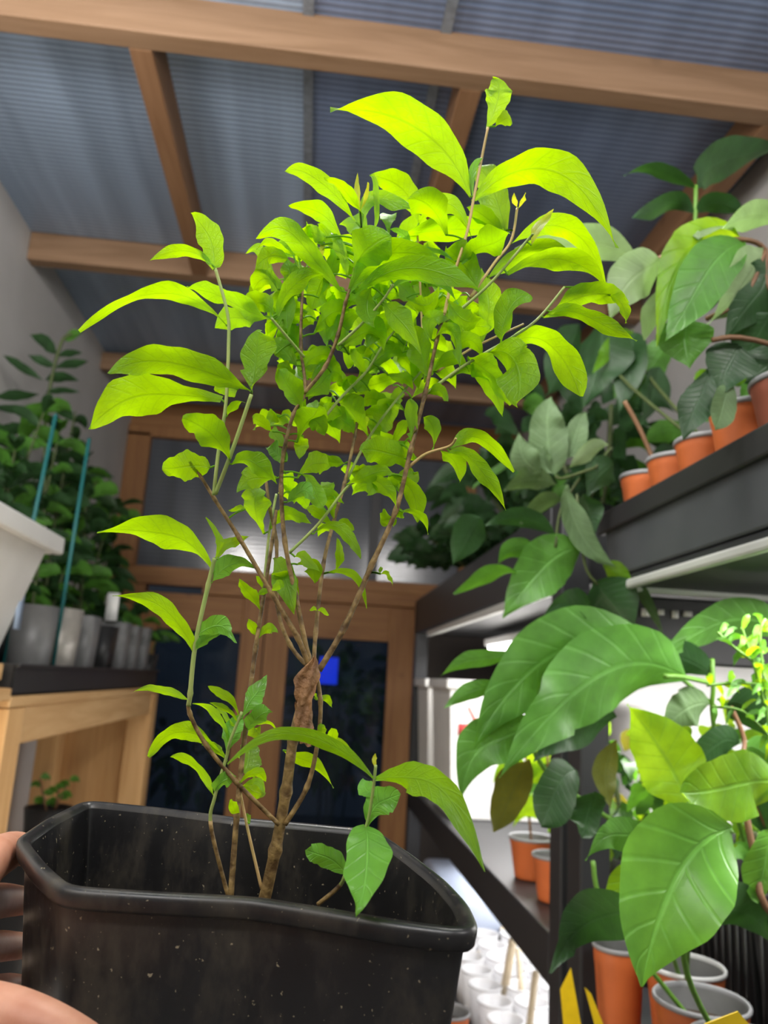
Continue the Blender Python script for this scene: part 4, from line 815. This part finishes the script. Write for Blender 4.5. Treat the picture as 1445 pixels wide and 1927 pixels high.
HL = [
 # left side
 (425, 612, 305, 552, 148, 607, 36), (402, 507, 395, 450, 360, 407, 52, 'h', 'o', 0, 0, 10), (399, 498, 345, 472, 282, 493, 24, 'h'), (508, 600, 430, 566, 350, 548, 44, 'H'), (472, 735, 330, 684, 205, 697, 60, 'h'), (417, 752, 285, 742, 167, 818, 78, 'h', 's'),
 (433, 867, 395, 815, 343, 788, 72, 'h', 's'), (395, 880, 350, 878, 305, 882, 62, 'h', 'o', 0, 0, 10), (474, 735, 482, 670, 490, 605, 64, 'h', 's'), (448, 733, 425, 732, 402, 733, 28, 'h', 'o'), (428, 782, 440, 765, 462, 750, 16), (436, 873, 480, 872, 522, 905, 46, 'H'), (520, 900, 480, 900, 447, 930, 40, 'H'),
 (496, 1005, 480, 955, 490, 905, 46, 'h', 's'), (462, 958, 446, 957, 430, 961, 9, 'h'), (402, 1078, 310, 1005, 181, 984, 60, 'h'), (405, 1055, 412, 1015, 387, 974, 15), (410, 1053, 432, 1022, 468, 1005, 24, 'h', 'l'), (398, 1097, 430, 1065, 480, 1060, 36, 'G'), (491, 1152, 468, 1115, 450, 1080, 26, 'h'),
 (365, 1226, 318, 1155, 212, 1128, 36, 'h'), (372, 1196, 405, 1178, 444, 1202, 44, 'G', 'p'), (367, 1230, 385, 1205, 415, 1192, 18, 'G'), (357, 1318, 310, 1300, 250, 1290, 15, 'h'), (431, 1400, 405, 1345, 362, 1316, 15, 'h'), (422, 1425, 350, 1378, 278, 1413, 36, 'h', 's'), (428, 1432, 400, 1405, 380, 1400, 18, 'h'),
 (403, 1499, 370, 1445, 320, 1424, 22, 'h', 's'), (405, 1492, 420, 1470, 445, 1462, 28, 'G'), (425, 1420, 438, 1375, 458, 1345, 38, 'G'), (456, 1352, 478, 1310, 500, 1268, 36, 'G'), (452, 1355, 425, 1310, 391, 1290, 19, 'h', 's'), (448, 1362, 425, 1335, 394, 1314, 12, 'h', 's'), (445, 1365, 425, 1350, 405, 1333, 9), (462, 1372, 485, 1350, 512, 1340, 30, 'G'), (465, 1360, 498, 1360, 525, 1376, 8),
 (460, 1372, 478, 1378, 490, 1362, 22, 'h'), (457, 1452, 468, 1430, 470, 1402, 46, 'h', 'o'), (452, 1472, 478, 1455, 500, 1470, 18, 'h', 's'), (452, 1478, 475, 1488, 500, 1484, 22, 'h', 's'), (455, 1480, 480, 1470, 498, 1495, 16, 'h', 's'), (450, 1530, 440, 1520, 437, 1505, 14), (470, 1550, 466, 1540, 468, 1530, 12),
 # low right shoot
 (702, 1464, 590, 1388, 428, 1412, 34, 'H', 'l', -.01, -.02, 15), (707, 1466, 800, 1468, 913, 1635, 64, 'H', 'l', -.02, -.05, 20), (692, 1558, 712, 1512, 754, 1495, 60, 'G', 's', 0, 0, 10), (705, 1500, 692, 1488, 684, 1466, 34, 'G', 's'), (688, 1556, 690, 1630, 670, 1714, 92, 'G', 'p', -.03, -.05, 5), (652, 1645, 612, 1612, 575, 1598, 42, 'G', 'o'),
 (707, 1450, 705, 1430, 706, 1418, 8, 'y'), (532, 1412, 578, 1432, 628, 1485, 27, 'h'), (600, 1320, 612, 1315, 625, 1327, 15, 'h', 's'), (598, 1318, 594, 1310, 592, 1304, 8), (606, 1396, 605, 1375, 606, 1360, 18, 'h'), (608, 1396, 625, 1385, 626, 1365, 22, 'h'), (610, 1397, 635, 1392, 662, 1408, 9, 'h'), (608, 1400, 630, 1402, 648, 1412, 7),
 # stem G and E middle
 (487, 1197, 478, 1185, 467, 1167, 20, 'h', 's'), (489, 1199, 505, 1183, 523, 1190, 22, 'h'), (512, 1112, 522, 1102, 535, 1106, 17, 'H', 's'), (508, 1112, 498, 1113, 486, 1119, 14, 'H', 's'), (505, 1108, 493, 1098, 482, 1085, 13, 'H'), (560, 1142, 545, 1105, 512, 1072, 44, 'h', 's'), (560, 1062, 585, 1065, 592, 1095, 34, 'h', 's'), (555, 1048, 575, 1052, 600, 1078, 26, 'h'),
 (516, 1050, 530, 1075, 555, 1140, 40, 'h', 's'), (508, 1000, 545, 968, 586, 982, 30, 'h'), (540, 945, 565, 925, 590, 942, 30, 'G', 's'), (570, 893, 592, 922, 608, 956, 34, 'H', 's'), (560, 900, 595, 872, 621, 866, 46, 'h', 's'), (540, 868, 518, 850, 502, 838, 32, 'G', 'o'), (540, 840, 520, 822, 506, 813, 26, 'h', 's'), (560, 832, 582, 790, 600, 765, 56, 'H', 's'), (565, 790, 590, 790, 612, 812, 40, 'h', 's'), (512, 812, 492, 795, 476, 790, 22, 'h', 's'),
 (572, 772, 545, 730, 525, 690, 56, 'H', 's'), (570, 748, 612, 712, 645, 702, 62, 'H', 's'), (570, 690, 600, 668, 633, 682, 34, 'H', 'o'), (558, 688, 530, 655, 505, 640, 38, 'H'), (592, 628, 620, 592, 658, 592, 48, 'H', 's'), (640, 658, 690, 625, 724, 662, 56, 'H', 's'), (690, 702, 672, 680, 662, 650, 24, 'h', 's'), (765, 708, 710, 722, 656, 722, 36, 'h', 's'), (800, 708, 792, 660, 772, 618, 48, 'h', 's'), (690, 702, 735, 662, 782, 664, 28, 'H'),
 (812, 640, 812, 600, 855, 590, 36, 'H'), (815, 642, 850, 625, 865, 692, 26, 'H'), (722, 570, 750, 600, 795, 655, 50, 'h'), (692, 822, 665, 780, 640, 752, 58, 'h', 's'), (668, 818, 645, 790, 598, 772, 44, 'h', 's'), (742, 758, 722, 780, 706, 808, 54, 'h', 'o'), (775, 832, 774, 790, 770, 752, 36, 'H', 's'), (815, 843, 815, 805, 798, 777, 32, 'h', 's'), (760, 862, 720, 850, 680, 845, 60, 'h', 'o'), (652, 912, 700, 892, 742, 884, 32, 'h'),
 (735, 893, 772, 920, 786, 972, 46, 'h', 's'), (687, 903, 722, 915, 748, 948, 32, 'h'), (848, 845, 902, 825, 966, 890, 36, 'h'), (845, 850, 900, 878, 956, 943, 34, 'h'), (828, 848, 852, 865, 866, 906, 34, 'h', 's'), (742, 975, 728, 978, 715, 980, 32, 'h', 'o'), (742, 966, 750, 966, 760, 972, 22, 'H', 'o'), (757, 963, 788, 968, 806, 1002, 15, 'h'), (717, 1080, 730, 1082, 740, 1098, 11), (715, 1080, 716, 1072, 720, 1062, 8),
 (618, 1077, 662, 1080, 690, 1142, 19, 'h'), (630, 1078, 640, 1050, 634, 1012, 18, 'h', 's'), (595, 1150, 590, 1146, 583, 1146, 9, 'h', 's'), (597, 1150, 608, 1150, 619, 1158, 10, 'h', 's'), (628, 985, 602, 968, 578, 960, 22, 'h', 's'), (630, 978, 622, 950, 624, 924, 24, 'h', 's'), (632, 987, 648, 985, 666, 1000, 22, 'h', 's'), (625, 990, 612, 992, 600, 1002, 26, 'h', 's'), (590, 1005, 640, 995, 680, 1042, 26, 'h', 's'),
 # upper middle
 (670, 418, 605, 345, 538, 303, 38, 'h', 's'), (683, 404, 650, 360, 610, 338, 22, 'h'), (652, 472, 600, 400, 542, 386, 38, 'h', 's'), (642, 548, 570, 462, 482, 424, 46, 'h', 's'), (677, 397, 672, 360, 673, 327, 11, 'y'), (678, 397, 690, 365, 693, 334, 9, 'y'), (705, 430, 708, 370, 698, 315, 13, 'h'), (788, 420, 750, 350, 696, 331, 52, 'h'), (678, 428, 715, 376, 802, 394, 36, 'H'), (838, 442, 810, 390, 768, 362, 52, 'h'), (785, 427, 835, 382, 892, 432, 34, 'h'), (945, 434, 912, 408, 878, 388, 36, 'H'),
 (884, 370, 790, 245, 622, 196, 88, 'h', 'l', 0, 0, 15), (892, 378, 1020, 318, 1169, 432, 74, 'h', 'l', -.01, -.03, 20), (952, 434, 928, 360, 888, 308, 60, 'h', 'l', .01, .02, 10), (917, 242, 938, 180, 931, 125, 48, 'h', 'l', 0, 0, 10), (932, 238, 948, 225, 966, 222, 26, 'h', 's'), (890, 372, 890, 320, 911, 293, 14, 'G'), (740, 450, 850, 432, 958, 436, 40, 'H'), (868, 492, 915, 462, 958, 438, 62, 'H', 's'), (772, 458, 758, 440, 734, 431, 16, 'G'),
 (668, 518, 692, 468, 738, 432, 86, 'H', 's', -.02, -.03, 10), (655, 552, 735, 478, 852, 488, 60, 'H', 'l', -.02, -.03, 20), (668, 552, 790, 505, 897, 553, 52, 'H', 'l', -.03, -.04, 25), (735, 542, 800, 520, 862, 572, 24, 'G'), (900, 548, 872, 498, 840, 470, 58, 'H', 's'), (856, 492, 820, 472, 790, 461, 10, 'G'), (905, 642, 920, 580, 906, 504, 44, 'h'), (945, 648, 955, 590, 1002, 542, 64, 'H', 's'), (962, 458, 1065, 430, 1149, 523, 42, 'h'), (918, 522, 1000, 472, 1088, 502, 36, 'h'), (955, 517, 1065, 490, 1158, 547, 48, 'h'),
 (1000, 462, 1015, 425, 1042, 392, 20, 'y'), (973, 391, 968, 378, 967, 364, 10, 'y'), (976, 391, 984, 378, 988, 364, 9, 'y'), (1036, 587, 1110, 555, 1188, 560, 44, 'h'), (1022, 597, 1110, 598, 1199, 640, 36, 'h'), (1148, 556, 1170, 572, 1178, 604, 26, 'h'), (950, 650, 1038, 652, 1092, 744, 64, 'h', 's'), (920, 662, 970, 685, 972, 762, 66, 'h', 's'), (880, 672, 912, 695, 962, 748, 52, 'h'), (848, 712, 910, 705, 946, 786, 38, 'H', 's'), (850, 677, 880, 640, 908, 668, 36, 'H', 's'), (815, 700, 850, 675, 885, 690, 30, 'H'), (805, 742, 825, 735, 842, 752, 28, 'H', 's'), (762, 650, 760, 620, 764, 588, 17, 'H'),
 (522, 545, 498, 488, 462, 462, 22, 'h', 's'), (552, 480, 515, 460, 482, 466, 18, 'h'), (548, 498, 512, 482, 480, 500, 38, 'h', 's'), (530, 548, 505, 525, 476, 540, 40, 'h', 's'), (522, 595, 555, 535, 612, 502, 38, 'H'), (520, 592, 490, 570, 462, 585, 42, 'h', 's'), (560, 560, 548, 520, 540, 488, 36, 'h'), (600, 560, 625, 500, 630, 452, 24, 'h'), (655, 520, 640, 470, 625, 420, 22, 'h'), (606, 500, 605, 470, 612, 452, 11, 'y'),
 (700, 540, 690, 580, 705, 610, 50, 'h'), (765, 560, 800, 575, 825, 540, 40, 'h'), (840, 560, 870, 600, 905, 600, 44, 'h', 's'), (860, 600, 890, 612, 925, 605, 36, 'h', 's'),
]
rh = random.Random(77)
# fuller young growth between the named leaves, set a little behind them
for k in range(95):
    a = rh.uniform(0, 6.28); rad = math.sqrt(rh.random())
    cx = 680+200*rad*math.cos(a); cy = 585+150*rad*math.sin(a)
    if cx > 850 and cy > 700: continue
    d = rh.uniform(0, 6.28); ln = rh.uniform(45, 95)
    dx, dy_ = math.cos(d)*ln, math.sin(d)*ln*.8
    HL.append((cx, cy, cx+dx*.5, cy+dy_*.5-ln*.12, cx+dx, cy+dy_, rh.uniform(24, 46), rh.choice('hhH'), rh.choice('ls'), rh.uniform(.0, .03), rh.uniform(.0, .04), rh.uniform(10, 50), 'fill'))

for k in range(52):
    a = rh.uniform(0, 6.28); rad = math.sqrt(rh.random())
    cx = 655+175*rad*math.cos(a); cy = 805+165*rad*math.sin(a)
    if cx > 790 and cy > 760: continue
    d = rh.uniform(0, 6.28); ln = rh.uniform(35, 70)
    dx, dy_ = math.cos(d)*ln, math.sin(d)*ln*.8
    HL.append((cx, cy, cx+dx*.5, cy+dy_*.5-ln*.14, cx+dx, cy+dy_, rh.uniform(22, 40), rh.choice('hHH'), rh.choice('lso'), rh.uniform(.0, .02), rh.uniform(.0, .03), rh.uniform(10, 50), 'fill'))
paths = {}; fol = {}
for kx, (pts, ya, yb, r0, r1, mt, nm) in ST.items():
    n = len(pts); P = [PY(x, y, ya+(yb-ya)*i/(n-1)) for i, (x, y) in enumerate(pts)]
    W3 = smooth_path(P, 7); PP = smooth_path([np.array([x, y, 0.]) for x, y in pts], 7)
    paths[kx] = (W3, PP); m = MB()
    NN = len(W3); rad = []
    for i in range(NN):
        u = i/(NN-1); r = (r0+(r1-r0)*u)*.001
        if mt is BARK and i % 7 == 0 and 0 < i < NN-1: r *= 1.28
        rad.append(r)
    m.tube(W3, rad, 10)
    o = m.build(nm, mt, shrub); fol[kx] = (o, MB())
    if kx in ('F', 'H', 'K'):          # woody lower length of a green shoot
        cut = {'F': 8, 'H': 0, 'K': 8}[kx]
        if cut:
            m2 = MB(); m2.tube(W3[:cut+1], [r*1.12 for r in rad[:cut+1]], 10); m2.build('woody_base', BARK, o)
    if kx == 'H':
        m2 = MB(); m2.tube(W3[24:], [r*1.12 for r in rad[24:]], 10); m2.build('green_shoot', TWIG, o)
for t in HL:
    best = None; isf = len(t) > 12
    for kx, (W3, PP) in paths.items():
        for i, q in enumerate(PP):
            dd = (q[0]-t[0])**2+(q[1]-t[1])**2
            if best is None or dd < best[0]: best = (dd, kx, i)
    dd, kx, i = best; W3, PP = paths[kx]; Y = W3[i][1]
    mb = fol[kx][1]; Yl = Y
    if isf: Yl = Y+rh.uniform(.0, .035)
    pxleaf(mb, t[:12], Yl, rh, 'h', .022, nl=22, nw=3, wave=.11, wk=.86, hook=.35)
    B = PY(t[0], t[1], Yl); g = np.linalg.norm(B-W3[i])
    if g > .0006:
        midp = (B+W3[i])/2+np.array([0, 0, .08*g]); mb.tube(smooth_path([W3[i], midp, B], 3), .00055, 5, IDX['h'])
for kx, (o, mb) in fol.items():
    if mb.v: mb.build('foliage', LM, o)
# dried leaf hanging wrapped round the fork
m = MB(); V = []; UVs = []; rd = random.Random(9); NU, NV = 30, 22
ctl = smooth_path([np.array(q) for q in ((590., 1236., 2.2), (578., 1262., 20.), (575., 1300., 20.5), (573., 1340., 15.), (570., 1375., 18.), (574., 1402., 10.))], 6)
for i, (x, y, hw) in enumerate(ctl):
    u = i/(len(ctl)-1)
    for k in range(NV+1):
        v = -1+2*k/NV
        tri = abs(((v*.9+u*2.3) % 1.0)-.5)*2                      # folds running aslant down the blade
        edge = 1+.10*math.sin(17*u+3*v)+.08*math.sin(41*u+v*9)
        dep = .0040*(1-abs(v)**1.5)*min(1, 6*u+.3)+.0034*tri*(.3+abs(v))
        px_ = x+hw*v*edge*1.02+2*math.sin(9*u)
        V.append(PY(px_, y+5*v*(1 if u > .5 else -1)+2*math.sin(5*v+6*u), .4255-dep)); UVs.append((u, v))
nn = NV+1
m.add(V, [(i*nn+k, i*nn+k+1, (i+1)*nn+k+1, (i+1)*nn+k) for i in range(len(ctl)-1) for k in range(NV)], 0, UVs)
DRIED = plain('dried_brown_leaf_crumpled', (0.16, 0.075, 0.028), 0.6, noise=1.0, nscale=110, col2=(0.36, 0.19, 0.075), bump=1.0)
_dn = DRIED.node_tree.nodes; [setattr(q.inputs['Distance'], 'default_value', .004) for q in _dn if q.bl_idname == 'ShaderNodeBump']
o = m.build('dried_leaf', DRIED, shrub); o['label'] = 'shrivelled brown dead leaf caught on the fork'

# ================================================================== THE HAND
def skin_person():
    J = {}; E = []
    def add(nm, p, r, par=None):
        J[nm] = (np.array(p, float), r); 
        if par: E.append((par, nm))
    add('palm', PY(-150, 1850, .405), .024)
    add('wrist', PY(-300, 2060, .36), .027, 'palm'); add('fore', PY(-480, 2500, .27), .036, 'wrist'); add('elbow', PY(-640, 2900, .18), .043, 'fore')
    def chain(base, pts, par):
        prev = par
        for i, (x, y, Y, r) in enumerate(pts):
            nm = base+str(i); add(nm, PY(x, y, Y), r, prev); prev = nm
    chain('thumb', [(-90, 1915, .375, .0165), (0, 1906, .362, .0125), (95, 1942, .355, .0115), (178, 1985, .355, .0098), (205, 2002, .356, .0075)], 'palm')
    chain('index', [(-95, 1705, .420, .0135), (-28, 1622, .445, .0128), (26, 1596, .500, .0105), (62, 1602, .535, .0090)], 'palm')
    chain('middle', [(-110, 1770, .425, .0135), (-55, 1704, .462, .0118), (6, 1694, .510, .0102), (55, 1696, .548, .0082)], 'palm')
    chain('ring', [(-110, 1835, .425, .013), (-58, 1790, .462, .0102), (2, 1780, .510, .009), (50, 1780, .545, .0078)], 'palm')
    chain('little', [(-110, 1900, .42, .012), (-45, 1872, .455, .0088), (15, 1858, .495, .0078), (45, 1858, .52, .0068)], 'palm')
    names = list(J); me = bpy.data.meshes.new('person')
    me.from_pydata([tuple(J[n][0]) for n in names], [(names.index(a), names.index(b)) for a, b in E], [])
    o = bpy.data.objects.new('person', me); COL.objects.link(o)
    md = o.modifiers.new('skin', 'SKIN'); md.use_smooth_shade = True; md.branch_smoothing = 0.6
    for i, n in enumerate(names):
        sv = me.skin_vertices[0].data[i]; sv.radius = (J[n][1], J[n][1]); sv.use_root = (n == 'palm')
    s = o.modifiers.new('sub', 'SUBSURF'); s.levels = 2; s.render_levels = 3
    SK, nt, N, L, b = new_mat('skin')
    tc = N.new('ShaderNodeTexCoord'); nz = N.new('ShaderNodeTexNoise'); nz.inputs['Scale'].default_value = 45; nz.inputs['Detail'].default_value = 5
    L.new(tc.outputs['Object'], nz.inputs['Vector'])
    r = N.new('ShaderNodeValToRGB'); r.color_ramp.elements[0].color = (0.42, 0.17, 0.10, 1); r.color_ramp.elements[1].color = (0.58, 0.30, 0.20, 1)
    r.color_ramp.elements[0].position = .3; r.color_ramp.elements[1].position = .7
    L.new(nz.outputs[0], r.inputs[0]); L.new(r.outputs[0], b.inputs['Base Color'])
    b.inputs['Roughness'].default_value = .5; b.inputs['Subsurface Weight'].default_value = .15; b.inputs['Subsurface Radius'].default_value = (.01, .004, .002)
    n2 = N.new('ShaderNodeTexNoise'); n2.inputs['Scale'].default_value = 500; L.new(tc.outputs['Object'], n2.inputs['Vector'])
    bp = N.new('ShaderNodeBump'); bp.inputs['Strength'].default_value = .15; bp.inputs['Distance'].default_value = .0006
    L.new(n2.outputs[0], bp.inputs['Height']); L.new(bp.outputs[0], b.inputs['Normal'])
    me.materials.append(SK)
    tag(o, 'person holding the black pot from the left, only the hand in view', 'person')
skin_person()
